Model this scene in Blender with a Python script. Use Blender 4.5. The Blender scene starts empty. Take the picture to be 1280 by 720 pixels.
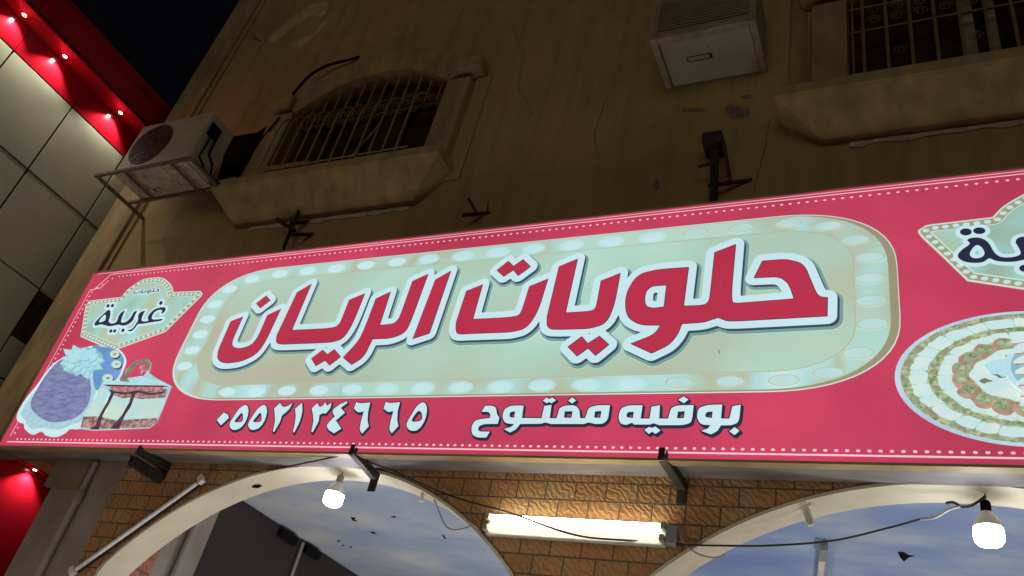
import bpy, math, random
import numpy as np
from mathutils import Vector, Matrix
from mathutils.geometry import tessellate_polygon

random.seed(7)
SC = bpy.context.scene
COL = SC.collection
H = 1.6                      # eye height; helper coordinates are measured from the eye, ground lies at -H
# ------------------------------------------------------------------ camera
F = 1048.3988
R = ((0.89826553, -0.06912919, -0.43398179),
     (0.38929044, 0.58336552, 0.71283773),
     (0.20389212, -0.80926252, 0.55092847))
cam_d = bpy.data.cameras.new("camera")
cam = bpy.data.objects.new("camera", cam_d)
COL.objects.link(cam)
cam_d.sensor_width = 36.0
cam_d.lens = 36.0 * F / 1280.0
cam_d.clip_start = 0.05
cam_d.clip_end = 2000.0
cam.matrix_world = Matrix(((R[0][0], -R[0][1], -R[0][2], 0),
                           (R[1][0], -R[1][1], -R[1][2], 0),
                           (R[2][0], -R[2][1], -R[2][2], H),
                           (0, 0, 0, 1)))
SC.camera = cam
# ------------------------------------------------------------------ world (night sky) and one soft distant light
W = bpy.data.worlds.new("World")
SC.world = W
W.use_nodes = True
nt = W.node_tree
bg = nt.nodes["Background"]
sky = nt.nodes.new("ShaderNodeTexSky")
sky.sky_type = 'NISHITA'
sky.sun_disc = False
sky.sun_elevation = math.radians(-4.0)
sky.sun_rotation = math.radians(160)
nt.links.new(sky.outputs[0], bg.inputs[0])
bg.inputs[1].default_value = 0.09
sun_d = bpy.data.lights.new("street_glow", 'SUN')
sun_d.energy = 0.33
sun_d.angle = math.radians(50)
sun_d.color = (1.0, 0.86, 0.66)
sun = bpy.data.objects.new("street_glow", sun_d)
COL.objects.link(sun)
sun.rotation_euler = Vector((-0.16, 0.97, 0.03)).to_track_quat('-Z', 'Y').to_euler()
# added fill lights without fixtures: inside the arcade and before it, below view
for nm, loc, pw, col, rad in (("arcade_fill", (-3.3, 5.6, -0.5), 75, (1.0, 0.96, 0.90), 0.25), ("arcade_fill", (0.4, 5.6, -0.5), 75, (1.0, 0.96, 0.90), 0.25),
                         ("front_fill", (-4.4, 2.5, -0.7), 30, (1.0, 0.92, 0.78), 0.35), ("front_fill", (-1.6, 2.5, -0.7), 26, (1.0, 0.92, 0.78), 0.35), ("front_fill", (1.2, 2.5, -0.7), 26, (1.0, 0.92, 0.78), 0.35)):
    ld = bpy.data.lights.new(nm, 'POINT'); ld.energy = pw; ld.color = col; ld.shadow_soft_size = rad
    lo = bpy.data.objects.new(nm, ld); COL.objects.link(lo); lo.location = (loc[0], loc[1], loc[2] + H)
SC.view_settings.view_transform = 'Standard'
SC.view_settings.look = 'None'
SC.view_settings.exposure = 0.0
SC.view_settings.gamma = 1.0
SC.view_settings.use_curve_mapping = False

# ------------------------------------------------------------------ helpers: rays, meshes, objects
def ray(px, py):
    a, b = px - 640.0, py - 360.0
    return Vector([R[i][0] * a + R[i][1] * b + R[i][2] * F for i in range(3)])
def onY(px, py, Y):
    d = ray(px, py); return d * (Y / d.y)
def onZ(px, py, Z):
    d = ray(px, py); return d * (Z / d.z)
def onX(px, py, X):
    d = ray(px, py); return d * (X / d.x)

class MB:
    def __init__(s):
        s.v = []; s.f = []; s.smooth = False
    def add(s, vs, fs):
        b = len(s.v)
        s.v += [tuple(v) for v in vs]
        s.f += [tuple(b + i for i in f) for f in fs]
        return s
    def box(s, x0, x1, y0, y1, z0, z1, bev=0.0):
        if x0 > x1: x0, x1 = x1, x0
        if y0 > y1: y0, y1 = y1, y0
        if z0 > z1: z0, z1 = z1, z0
        vs = [(x, y, z) for z in (z0, z1) for y in (y0, y1) for x in (x0, x1)]
        return s.add(vs, [(0, 2, 3, 1), (4, 5, 7, 6), (0, 1, 5, 4), (2, 6, 7, 3), (0, 4, 6, 2), (1, 3, 7, 5)])
    def bar(s, p0, p1, w, h, up=(0, 0, 1)):
        p0, p1 = Vector(p0), Vector(p1)
        t = (p1 - p0).normalized()
        u = Vector(up)
        if abs(t.dot(u)) > 0.95: u = Vector((1, 0, 0))
        a = t.cross(u).normalized(); b = a.cross(t).normalized()
        vs = []
        for p in (p0, p1):
            for sa, sb in ((-1, -1), (1, -1), (1, 1), (-1, 1)):
                vs.append(p + a * (sa * w / 2) + b * (sb * h / 2))
        return s.add(vs, [(3, 2, 1, 0), (4, 5, 6, 7), (0, 1, 5, 4), (1, 2, 6, 5), (2, 3, 7, 6), (3, 0, 4, 7)])
    def angle_iron(s, p0, p1, w, t, up=(0, 0, 1)):
        # an L section made of two flat bars butted together
        p0, p1 = Vector(p0), Vector(p1)
        d = (p1 - p0).normalized(); u = Vector(up)
        if abs(d.dot(u)) > 0.95: u = Vector((0, 1, 0))
        a = d.cross(u).normalized(); b = a.cross(d).normalized()
        s.bar(p0, p1, w, t, up)
        o = a * (w / 2 - t / 2) + b * (w / 2)
        s.bar(p0 + o, p1 + o, t, w - t - 0.001, up)
        return s
    def tube(s, pts, r, n=8, cap=True):
        pts = [Vector(p) for p in pts]
        b0 = len(s.v); prev = None
        for i, p in enumerate(pts):
            t = (pts[min(i + 1, len(pts) - 1)] - pts[max(i - 1, 0)]).normalized()
            if prev is None:
                u = Vector((0, 0, 1)) if abs(t.z) < 0.9 else Vector((1, 0, 0))
                a = t.cross(u).normalized()
            else:
                a = (prev - t * prev.dot(t)).normalized()
            prev = a; b = t.cross(a)
            rr = r[i] if isinstance(r, (list, tuple)) else r
            for k in range(n):
                an = 2 * math.pi * k / n
                s.v.append(tuple(p + a * (math.cos(an) * rr) + b * (math.sin(an) * rr)))
        for i in range(len(pts) - 1):
            for k in range(n):
                k2 = (k + 1) % n
                s.f.append((b0 + i * n + k, b0 + i * n + k2, b0 + (i + 1) * n + k2, b0 + (i + 1) * n + k))
        if cap:
            s.f.append(tuple(b0 + k for k in reversed(range(n))))
            e = b0 + (len(pts) - 1) * n
            s.f.append(tuple(e + k for k in range(n)))
        s.smooth = True
        return s
    def lathe(s, c, prof, n=24):
        c = Vector(c); b0 = len(s.v)
        for r, z in prof:
            for k in range(n):
                an = 2 * math.pi * k / n
                s.v.append((c.x + r * math.cos(an), c.y + r * math.sin(an), c.z + z))
        for i in range(len(prof) - 1):
            for k in range(n):
                k2 = (k + 1) % n
                s.f.append((b0 + i * n + k, b0 + i * n + k2, b0 + (i + 1) * n + k2, b0 + (i + 1) * n + k))
        s.smooth = True
        return s
    def flat(s, shapes, y):
        """shapes: [(outer [(x,z)], [holes])] laid as sheets at depth y, facing -Y"""
        for outer, holes in shapes:
            loops = [[Vector((p[0], p[1], 0)) for p in L] for L in [outer] + list(holes)]
            allp = [p for L in loops for p in L]
            tris = tessellate_polygon(loops)
            fs = []
            for t in tris:
                a, b, c = (allp[i] for i in t)
                ar = (b.x - a.x) * (c.y - a.y) - (c.x - a.x) * (b.y - a.y)
                if abs(ar) < 1e-12: continue
                fs.append(t if ar > 0 else (t[0], t[2], t[1]))
            s.add([(p.x, y, p.y) for p in allp], fs)
        return s
    def prism(s, shapes, y0, y1):
        """extrude shapes in xz between depth y0 (front) and y1 (back)"""
        for outer, holes in shapes:
            s.flat([(outer, holes)], y0)
            n0 = len(s.v)
            loops = [outer] + list(holes)
            m = MB().flat([(outer, holes)], y1)
            s.add(m.v, [tuple(reversed(f)) for f in m.f])
            for li, L in enumerate(loops):
                ar = sum(L[i][0] * L[(i + 1) % len(L)][1] - L[(i + 1) % len(L)][0] * L[i][1] for i in range(len(L)))
                ccw = ar > 0
                n = len(L)
                vs = [(p[0], y0, p[1]) for p in L] + [(p[0], y1, p[1]) for p in L]
                fs = []
                for i in range(n):
                    j = (i + 1) % n
                    q = (i, n + i, n + j, j)
                    if ccw != (li > 0): q = tuple(reversed(q))
                    fs.append(q)
                s.add(vs, fs)
        return s
    def build(s, name, mat, parent=None, label=None, bevel=0.0, seg=2):
        off = wloc(parent) if parent else Vector((0, 0, 0))
        me = bpy.data.meshes.new(name)
        me.from_pydata([(x - off.x, y - off.y, z + H - off.z) for x, y, z in s.v], [], s.f)
        me.materials.append(mat)
        if s.smooth:
            for p in me.polygons: p.use_smooth = True
            if hasattr(me, 'set_sharp_from_angle'): me.set_sharp_from_angle(angle=math.radians(40))
        me.update()
        o = bpy.data.objects.new(name, me)
        COL.objects.link(o)
        if parent: o.parent = parent
        if label: o['label'] = label
        if bevel:
            m = o.modifiers.new("bevel", 'BEVEL'); m.width = bevel; m.segments = seg
            m.limit_method = 'ANGLE'; m.angle_limit = math.radians(40)
        return o

def wloc(o):
    l = Vector((0, 0, 0))
    while o:
        l += o.location; o = o.parent
    return l
def thing(name, label, cat, loc, group=None):
    o = bpy.data.objects.new(name, None)
    COL.objects.link(o)
    o.empty_display_size = 0.1
    o.location = (loc[0], loc[1], loc[2] + H)
    return tag(o, label, cat, group)
def tag(o, label, cat, group=None):
    o['label'] = label; o['category'] = cat
    if group: o['group'] = group
    return o
def copy_tree(o, parent=None):
    c = o.copy(); COL.objects.link(c)
    if parent: c.parent = parent
    for ch in list(o.children): copy_tree(ch, c)
    return c

# ------------------------------------------------------------------ helpers: materials
def lin(r, g, b):
    def f(c):
        c /= 255.0
        return c / 12.92 if c <= 0.04045 else ((c + 0.055) / 1.055) ** 2.4
    return (f(r), f(g), f(b), 1.0)
def new_mat(name):
    m = bpy.data.materials.new(name); m.use_nodes = True
    return m, m.node_tree.nodes, m.node_tree.links, m.node_tree.nodes["Principled BSDF"]
def coords(N, L, sx=1, sy=1, sz=1):
    tc = N.new("ShaderNodeTexCoord"); mp = N.new("ShaderNodeMapping")
    mp.inputs['Scale'].default_value = (sx, sy, sz)
    L.new(tc.outputs['Object'], mp.inputs[0])
    return mp.outputs[0]
def noise(N, L, vec, scale, detail=4, rough=0.55):
    n = N.new("ShaderNodeTexNoise"); n.inputs['Scale'].default_value = scale
    n.inputs['Detail'].default_value = detail; n.inputs['Roughness'].default_value = rough
    L.new(vec, n.inputs['Vector']); return n.outputs[0]
def ramp(N, L, fac, stops):
    r = N.new("ShaderNodeValToRGB")
    e = r.color_ramp.elements
    while len(e) < len(stops): e.new(0.5)
    for el, (p, c) in zip(e, stops):
        el.position = p; el.color = c if len(c) == 4 else (*c, 1)
    L.new(fac, r.inputs[0]); return r.outputs[0]
def mixc(N, L, fac, a, b, mode='MIX'):
    m = N.new("ShaderNodeMix"); m.data_type = 'RGBA'; m.blend_type = mode
    for sock, v in ((m.inputs[0], fac), (m.inputs[6], a), (m.inputs[7], b)):
        if isinstance(v, (int, float)): sock.default_value = v
        elif isinstance(v, tuple): sock.default_value = v if len(v) == 4 else (*v, 1)
        else: L.new(v, sock)
    return m.outputs[2]
def bump(N, L, p, h, strength=0.3, dist=0.01):
    b = N.new("ShaderNodeBump"); b.inputs['Strength'].default_value = strength
    b.inputs['Distance'].default_value = dist
    L.new(h, b.inputs['Height']); L.new(b.outputs[0], p.inputs['Normal'])

def surf(name, col, rough=0.6, metal=0.0, var=0.25, scale=8, bmp=0.0, stretch=(1, 1, 1), spec=None):
    m, N, L, p = new_mat(name)
    v = coords(N, L, *stretch)
    n = noise(N, L, v, scale, 5)
    lo = tuple(c * (1 - var) for c in col[:3]); hi = tuple(min(1, c * (1 + var)) for c in col[:3])
    L.new(ramp(N, L, n, [(0.3, lo), (0.7, hi)]), p.inputs['Base Color'])
    p.inputs['Roughness'].default_value = rough; p.inputs['Metallic'].default_value = metal
    if spec is not None: p.inputs['Specular IOR Level'].default_value = spec
    if bmp: bump(N, L, p, noise(N, L, v, scale * 6, 4), bmp, 0.004)
    return m

def printed(name, col, strength=1.0, col2=None, nscale=1.2, var=0.10, stops=None, stretch=(1, 1, 1)):
    """translucent sign film lit from behind: the printed colour itself gives off the lamp light"""
    m, N, L, p = new_mat(name)
    v = coords(N, L, *stretch)
    if stops:
        base = ramp(N, L, noise(N, L, v, nscale, 2), stops)
    elif col2:
        base = ramp(N, L, noise(N, L, v, nscale, 4), [(0.36, col), (0.64, col2)])
    else:
        rg = N.new("ShaderNodeRGB"); rg.outputs[0].default_value = col; base = rg.outputs[0]
    v2 = coords(N, L, 1, 1, 1)
    amp = ramp(N, L, noise(N, L, v2, 0.9, 3), [(0.3, (1 - var,) * 3), (0.7, (1 + var * 0.4,) * 3)])
    fine = ramp(N, L, noise(N, L, coords(N, L, 1, 1, 6), 30, 3), [(0.3, (0.965,) * 3), (0.7, (1.0,) * 3)])
    c = mixc(N, L, 1.0, base, amp, 'MULTIPLY')
    c = mixc(N, L, 1.0, c, fine, 'MULTIPLY')
    L.new(c, p.inputs['Emission Color'])
    p.inputs['Emission Strength'].default_value = strength
    L.new(mixc(N, L, 1.0, base, (0.55, 0.55, 0.55), 'MULTIPLY'), p.inputs['Base Color'])
    p.inputs['Roughness'].default_value = 0.38
    return m
def glow(name, col, strength):
    m, N, L, p = new_mat(name)
    p.inputs['Base Color'].default_value = (0.8, 0.8, 0.8, 1)
    p.inputs['Emission Color'].default_value = (*col, 1)
    p.inputs['Emission Strength'].default_value = strength
    return m

# ---- real surfaces
def wall_mat():
    m, N, L, p = new_mat("ochre_plaster")
    v = coords(N, L); vs = coords(N, L, 5.5, 5.5, 0.55)
    big = noise(N, L, v, 0.8, 6, 0.6); st = noise(N, L, vs, 1.5, 6, 0.65); fine = noise(N, L, v, 14, 6, 0.7)
    c = ramp(N, L, big, [(0.32, (0.40, 0.275, 0.115)), (0.5, (0.50, 0.355, 0.15)), (0.72, (0.55, 0.37, 0.17))])
    c = mixc(N, L, ramp(N, L, st, [(0.48, (0, 0, 0)), (0.75, (0.62,) * 3)]), c, (0.24, 0.165, 0.085))
    c = mixc(N, L, ramp(N, L, fine, [(0.55, (0, 0, 0)), (0.8, (0.30,) * 3)]), c, (0.30, 0.21, 0.11))
    L.new(c, p.inputs['Base Color']); p.inputs['Roughness'].default_value = 0.85
    bump(N, L, p, noise(N, L, v, 45, 6, 0.65), 0.5, 0.006)
    return m
def brick_mat(name, a, b, mortar):
    m, N, L, p = new_mat(name)
    tc = N.new("ShaderNodeTexCoord"); sp = N.new("ShaderNodeSeparateXYZ"); cb = N.new("ShaderNodeCombineXYZ")
    L.new(tc.outputs['Object'], sp.inputs[0])
    ad = N.new("ShaderNodeMath"); ad.operation = 'ADD'
    L.new(sp.outputs[0], ad.inputs[0]); L.new(sp.outputs[1], ad.inputs[1])
    L.new(ad.outputs[0], cb.inputs[0]); L.new(sp.outputs[2], cb.inputs[1])
    br = N.new("ShaderNodeTexBrick")
    br.inputs['Scale'].default_value = 1.0; br.inputs['Brick Width'].default_value = 0.166
    br.inputs['Row Height'].default_value = 0.0985; br.inputs['Mortar Size'].default_value = 0.0050
    br.inputs['Mortar Smooth'].default_value = 0.35; br.inputs['Bias'].default_value = 0.0
    br.inputs['Color1'].default_value = (0, 0, 0, 1); br.inputs['Color2'].default_value = (1, 1, 1, 1)
    br.inputs['Mortar'].default_value = (0.5, 0.5, 0.5, 1)
    L.new(cb.outputs[0], br.inputs['Vector'])
    # hewn brick face: swirling grooves, different on every brick
    off = N.new("ShaderNodeVectorMath"); off.operation = 'ADD'
    mul = N.new("ShaderNodeVectorMath"); mul.operation = 'SCALE'; mul.inputs['Scale'].default_value = 3.7
    L.new(br.outputs[0], mul.inputs[0]); L.new(tc.outputs['Object'], off.inputs[0]); L.new(mul.outputs[0], off.inputs[1])
    wv = N.new("ShaderNodeTexWave"); wv.inputs['Scale'].default_value = 15; wv.inputs['Distortion'].default_value = 9
    wv.inputs['Detail'].default_value = 3; wv.inputs['Detail Scale'].default_value = 1.3; wv.bands_direction = 'DIAGONAL'
    L.new(off.outputs[0], wv.inputs[0])
    v = coords(N, L)
    c = mixc(N, L, br.outputs[0], a, b)
    c = mixc(N, L, ramp(N, L, noise(N, L, v, 3.0, 5), [(0.35, (0, 0, 0)), (0.7, (0.75,) * 3)]), c, (a[0] * 1.25, a[1] * 0.85, a[2] * 0.7))
    c = mixc(N, L, ramp(N, L, wv.outputs[1], [(0.0, (0.5,) * 3), (0.35, (0, 0, 0))]), c, (a[0] * 0.42, a[1] * 0.36, a[2] * 0.3))
    c = mixc(N, L, br.outputs[1], c, mortar)
    L.new(c, p.inputs['Base Color']); p.inputs['Roughness'].default_value = 0.7
    iv = N.new("ShaderNodeMath"); iv.operation = 'MULTIPLY_ADD'; iv.inputs[1].default_value = -2.0
    L.new(br.outputs[1], iv.inputs[0]); L.new(wv.outputs[1], iv.inputs[2])
    bump(N, L, p, iv.outputs[0], 0.4, 0.007)
    return m
def mural_mat():
    m, N, L, p = new_mat("cloud_mural_paint")
    tc = N.new("ShaderNodeTexCoord"); sp = N.new("ShaderNodeSeparateXYZ"); L.new(tc.outputs['Object'], sp.inputs[0])
    mr = N.new("ShaderNodeMapRange"); mr.inputs[1].default_value = -2.6; mr.inputs[2].default_value = 1.2
    L.new(sp.outputs[0], mr.inputs[0])
    a = noise(N, L, coords(N, L, 0.8, 1.3, 1), 1.7, 5, 0.5); b = noise(N, L, coords(N, L, 1, 1.8, 1), 4.0, 4, 0.55)
    greyer = ramp(N, L, a, [(0.32, (0.34, 0.40, 0.54)), (0.5, (0.45, 0.48, 0.54)), (0.68, (0.56, 0.56, 0.56))])
    bluer = ramp(N, L, a, [(0.30, (0.20, 0.30, 0.62)), (0.48, (0.27, 0.38, 0.66)), (0.70, (0.52, 0.58, 0.72))])
    c = mixc(N, L, mr.outputs[0], greyer, bluer)
    c = mixc(N, L, ramp(N, L, b, [(0.54, (0, 0, 0)), (0.72, (0.45,) * 3)]), c, (0.22, 0.33, 0.60))
    c = mixc(N, L, ramp(N, L, noise(N, L, coords(N, L), 2.3, 6, 0.7), [(0.58, (0, 0, 0)), (0.8, (0.4,) * 3)]), c, (0.30, 0.28, 0.27))
    L.new(c, p.inputs['Base Color']); p.inputs['Roughness'].default_value = 0.7
    bump(N, L, p, noise(N, L, coords(N, L), 9, 5), 0.3, 0.01)
    return m
M = {}
M['wall'] = wall_mat()
M['trim'] = surf("ochre_trim_plaster", (0.43, 0.31, 0.145), 0.85, var=0.28, scale=3.5, bmp=0.4, stretch=(2.2, 2.2, 0.8))
M['peel'] = surf("old_undercoat", (0.62, 0.48, 0.28), 0.9, var=0.3, scale=10, bmp=0.5)
M['cement'] = surf("grey_cement_patch", (0.20, 0.19, 0.16), 0.9, var=0.3, scale=16, bmp=0.5)
M['lime'] = surf("pale_lime_deposit", (0.62, 0.55, 0.42), 0.9, var=0.35, scale=14, bmp=0.4)
M['grey_wall'] = surf("grey_render", (0.30, 0.27, 0.245), 0.8, var=0.2, scale=3, bmp=0.3)
M['grey_wall2'] = surf("olive_render", (0.22, 0.19, 0.13), 0.8, var=0.2, scale=3, bmp=0.3)
M['brick'] = brick_mat("hewn_brick", (0.43, 0.25, 0.108), (0.54, 0.345, 0.16), (0.12, 0.095, 0.07))
M['brick_red'] = brick_mat("hewn_red_brick", (0.42, 0.17, 0.11), (0.50, 0.22, 0.14), (0.10, 0.075, 0.05))
M['intrados'] = surf("cream_plaster", (0.70, 0.64, 0.50), 0.75, var=0.10, scale=4, bmp=0.25)
M['mural'] = mural_mat()
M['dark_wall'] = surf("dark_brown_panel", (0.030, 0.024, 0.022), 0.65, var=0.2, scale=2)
M['black'] = surf("black_rubber", (0.010, 0.010, 0.011), 0.95, var=0.2, spec=0.05)
M['wire'] = surf("dark_cable", (0.03, 0.022, 0.022), 0.55, var=0.2)
M['wire_light'] = surf("pale_cable", (0.35, 0.32, 0.28), 0.5, var=0.2)
M['rust'] = surf("dark_painted_steel", (0.045, 0.036, 0.034), 0.6, 0.3, var=0.45, scale=18, bmp=0.3)
M['rust_light'] = surf("rusty_steel", (0.17, 0.13, 0.10), 0.7, 0.2, var=0.4, scale=18, bmp=0.3)
M['galv'] = surf("galvanised_sheet", (0.27, 0.25, 0.265), 0.62, 0.15, var=0.35, scale=3.0, stretch=(0.9, 3, 1), bmp=0.25)
M['frame'] = surf("olive_aluminium", (0.44, 0.34, 0.17), 0.55, 0.0, var=0.25, scale=10, stretch=(0.4, 1, 1))
M['ac_white'] = surf("aged_beige_plastic", (0.52, 0.47, 0.37), 0.55, var=0.14, scale=6)
M['ac_under'] = surf("stained_metal_tray", (0.50, 0.42, 0.32), 0.8, var=0.35, scale=13, bmp=0.4)
M['ac_frame'] = surf("weathered_frame", (0.36, 0.31, 0.22), 0.7, var=0.35, scale=12)
M['ac_grey'] = surf("grey_green_sheet", (0.40, 0.40, 0.28), 0.6, var=0.12, scale=5)
M['fan'] = surf("dark_fan_guard", (0.07, 0.06, 0.05), 0.6, var=0.2)
M['iron'] = surf("tan_wrought_iron", (0.29, 0.20, 0.11), 0.6, var=0.3, scale=20)
M['glass'] = surf("dark_window_glass", (0.055, 0.034, 0.028), 0.16, var=0.6, scale=7)
M['pipe'] = surf("grey_pvc_pipe", (0.32, 0.31, 0.30), 0.45, var=0.15)
M['white_metal'] = surf("white_enamel", (0.72, 0.70, 0.64), 0.4, var=0.12, scale=9)
M['grey_plastic'] = surf("grey_plastic", (0.30, 0.32, 0.35), 0.5, var=0.1)
M['tube_off'] = surf("unlit_glass_tube", (0.74, 0.75, 0.78), 0.15, var=0.05)
M['clad'] = surf("beige_composite_panel", (0.50, 0.51, 0.37), 0.32, var=0.10, scale=1.5, stretch=(1, 1, 0.6), bmp=0.03)
M['joint'] = surf("black_joint_sealant", (0.02, 0.02, 0.018), 0.4, var=0.2)
M['steel'] = surf("joint_steel", (0.30, 0.28, 0.24), 0.3, 0.9, var=0.2, scale=12)
M['red'] = surf("glossy_red_panel", (0.52, 0.008, 0.022), 0.14, var=0.10, scale=2)
M['red_dark'] = surf("dull_red_panel", (0.42, 0.008, 0.018), 0.35, var=0.12, scale=2)
M['asphalt'] = surf("asphalt", (0.055, 0.053, 0.05), 0.9, var=0.3, scale=6, bmp=0.4)
M['paving'] = surf("concrete_paving", (0.32, 0.30, 0.27), 0.85, var=0.2, scale=4, bmp=0.3)
M['bulb'] = glow("lit_lamp_diffuser", (0.95, 0.98, 1.0), 45.0)
M['lamp_neck'] = surf("lamp_neck_aluminium", (0.75, 0.75, 0.75), 0.35, 0.2, var=0.08)
M['tube_on'] = glow("lit_tube", (1.0, 0.95, 0.74), 14.0)
M['tube_dim'] = glow("dim_lit_tube", (0.92, 0.94, 0.72), 0.95)
M['spot'] = glow("lit_downlight", (1.0, 0.96, 0.90), 22.0)

# ---- printed film colours of the light box
PINK = lin(205, 69, 99)
M['p_pink'] = printed("pink_film", PINK, 1.0, col2=lin(190, 62, 90), nscale=0.55, var=0.30)
M['p_white'] = printed("white_film", lin(198, 229, 236), var=0.06)
M['p_dotpink'] = printed("pale_pink_film", lin(238, 196, 208), var=0.05)
M['p_line'] = printed("line_film", lin(238, 196, 208), var=0.05)
M['p_letter'] = printed("crimson_film", lin(184, 50, 76), var=0.10)
M['p_shadow1'] = printed("teal_shadow_film", lin(118, 156, 152), var=0.05)
M['p_shadow2'] = printed("deep_shadow_film", lin(58, 72, 92), var=0.05)
M['p_navy'] = printed("navy_film", lin(40, 44, 66), var=0.05)
M['p_rim'] = printed("olive_rim_film", lin(176, 182, 156), var=0.06)
M['p_rimdark'] = printed("khaki_rim_film", lin(152, 146, 118), var=0.06)
M['p_band'] = printed("band_film", None, stops=[(0.32, lin(182, 212, 196)), (0.45, lin(172, 212, 204)), (0.55, lin(178, 186, 160)), (0.62, lin(172, 214, 212)), (0.75, lin(192, 224, 226))], nscale=1.1, stretch=(1.6, 1, 1), var=0.06)
M['p_panel'] = printed("panel_film", None, stops=[(0.30, lin(184, 172, 148)), (0.42, lin(178, 192, 170)), (0.54, lin(172, 208, 192)), (0.68, lin(198, 232, 226))], nscale=0.5, stretch=(1, 1, 1.6), var=0.10)
M['p_edge'] = printed("pale_edge_film", lin(196, 222, 208), var=0.05)
M['p_bulb'] = printed("printed_bulb_film", lin(192, 226, 232), var=0.06)
M['p_bulbrim'] = printed("printed_bulb_rim_film", lin(182, 190, 170), var=0.06)
M['p_badge'] = printed("badge_film", None, stops=[(0.34, lin(150, 170, 148)), (0.48, lin(158, 206, 198)), (0.60, lin(176, 190, 160)), (0.72, lin(160, 208, 208))], nscale=1.9, var=0.06)
M['p_badgerim'] = printed("badge_rim_film", lin(160, 156, 124), var=0.06)
M['p_lav'] = printed("lavender_film", lin(104, 110, 156), col2=lin(138, 142, 184), nscale=16, stretch=(0.6, 1, 2.6), var=0.06)
M['p_blue'] = printed("blue_film", lin(98, 140, 190), col2=lin(112, 156, 206), nscale=3, var=0.06)
M['p_lace'] = printed("lace_film", lin(150, 196, 208), col2=lin(176, 210, 222), nscale=24, var=0.06)
M['p_cream'] = printed("cream_film", lin(172, 216, 220), col2=lin(196, 218, 204), nscale=6, var=0.06)
M['p_choc'] = printed("chocolate_film", lin(58, 44, 62), col2=lin(96, 62, 78), nscale=30, var=0.06)
M['p_sponge'] = printed("sponge_film", lin(112, 74, 84), col2=lin(184, 156, 148), nscale=34, var=0.06)
M['p_berry'] = printed("berry_film", lin(160, 70, 88), col2=lin(214, 150, 160), nscale=40, var=0.06)
M['p_petal'] = printed("petal_film", lin(158, 212, 222), col2=lin(178, 222, 232), nscale=10, var=0.04)
M['p_petal2'] = printed("petal_dark_film", lin(132, 184, 198), var=0.04)
M['p_green'] = printed("greens_film", lin(92, 128, 92), col2=lin(156, 178, 132), nscale=36, var=0.06)
M['p_wrap'] = printed("wrap_film", lin(152, 134, 112), col2=lin(142, 170, 132), nscale=30, var=0.06)
M['p_ham'] = printed("ham_film", lin(166, 116, 106), col2=lin(190, 160, 142), nscale=22, var=0.06)
M['p_bread'] = printed("bread_film", lin(196, 226, 226), col2=lin(212, 230, 222), nscale=14, var=0.05)
M['p_bread2'] = printed("pale_bread_film", lin(192, 226, 230), col2=lin(204, 226, 220), nscale=14, var=0.05)
M['p_plate'] = printed("plate_film", lin(168, 200, 220), col2=lin(190, 216, 232), nscale=3, var=0.05)
M['p_deepgap'] = printed("gap_film", lin(98, 108, 92), col2=lin(132, 142, 116), nscale=26, var=0.05)

YW = 3.8187          # front of the facade
YS = 3.617           # front of the light box
TW = 0.20            # thickness of the arcade wall
CR, CZ = 1.93, -0.21 # arch radius and height of its centre
CX = (-3.27, 0.10)
XL = -7.2            # side wall of the neighbouring building
XSIDE, ZCEIL = -4.83, 1.833

# ------------------------------------------------------------------ ground
g = MB().add([(-400, -400, -H), (400, -400, -H), (400, 400, -H), (-400, 400, -H)], [(0, 1, 2, 3)]).build('ground', M['asphalt'])
g['kind'] = 'structure'
pv = MB().box(-5.6, 6, 1.6, 9.0, -H - 0.05, -H + 0.12).build('pavement', M['paving'], bevel=0.02)
pv['kind'] = 'structure'

# ------------------------------------------------------------------ shop building
bld = thing('shop_building', 'ochre plastered two storey building with hewn brick arcade under the pink sign', 'building', (-2.4, YW, -H))
RX = 3.2             # right end of the facade
def arch_pts(cx, x0, x1, r, n=28):
    pts = []
    a0 = math.acos(max(-1, min(1, (x0 - cx) / r))); a1 = math.acos(max(-1, min(1, (x1 - cx) / r)))
    for i in range(n + 1):
        a = a0 + (a1 - a0) * i / n
        pts.append((cx + r * math.cos(a), CZ + r * math.sin(a)))
    return pts
spans = ((-4.80, -1.745), (-1.425, 1.63))
# window openings (segmental heads): x0, x1, sill, spring, rise
WIN = ((-4.965, -3.355, 4.10, 5.08, 0.33), (-0.289, 1.32, 4.10, 5.08, 0.33))
def win_loop(w, grow=0.0, n=20):
    x0, x1, zs, zp, rise = w
    x0 -= grow; x1 += grow; zs -= grow; rise += 0.0
    hw = (x1 - x0) / 2; cx = (x0 + x1) / 2
    rad = (hw * hw + rise * rise) / (2 * rise); cz = zp + grow * 0.8 + rise - rad
    a = math.asin(hw / rad)
    pts = [(x0, zs), (x1, zs)]
    for i in range(n + 1):
        t = a - 2 * a * i / n
        pts.append((cx + rad * math.sin(t), cz + rad * math.cos(t)))
    return pts
ZJ = 1.86            # the brick arcade stops here, plaster above (behind the light box)
up = MB().prism([([(-6.80, ZJ), (RX, ZJ), (RX, 8.2), (-6.80, 8.2)], [win_loop(w) for w in WIN])], YW, YW + 0.25)
up.build('upper_wall', M['wall'], bld)
MB().box(-6.55, RX, YW + 0.6, YW + 5, ZJ + 0.1, 8.1).box(-6.80, -6.55, YW + 0.251, YW + 5, ZJ, 8.2).build('rear_block', M['wall'], bld)
MB().box(-6.86, -6.50, YW - 0.05, YW - 0.002, ZJ, 8.2).build('corner_pilaster', M['trim'], bld, bevel=0.012)
MB().box(-6.50, -6.44, YW - 0.018, YW - 0.002, ZJ, 8.2).build('corner_fillet', M['wall'], bld)
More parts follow.
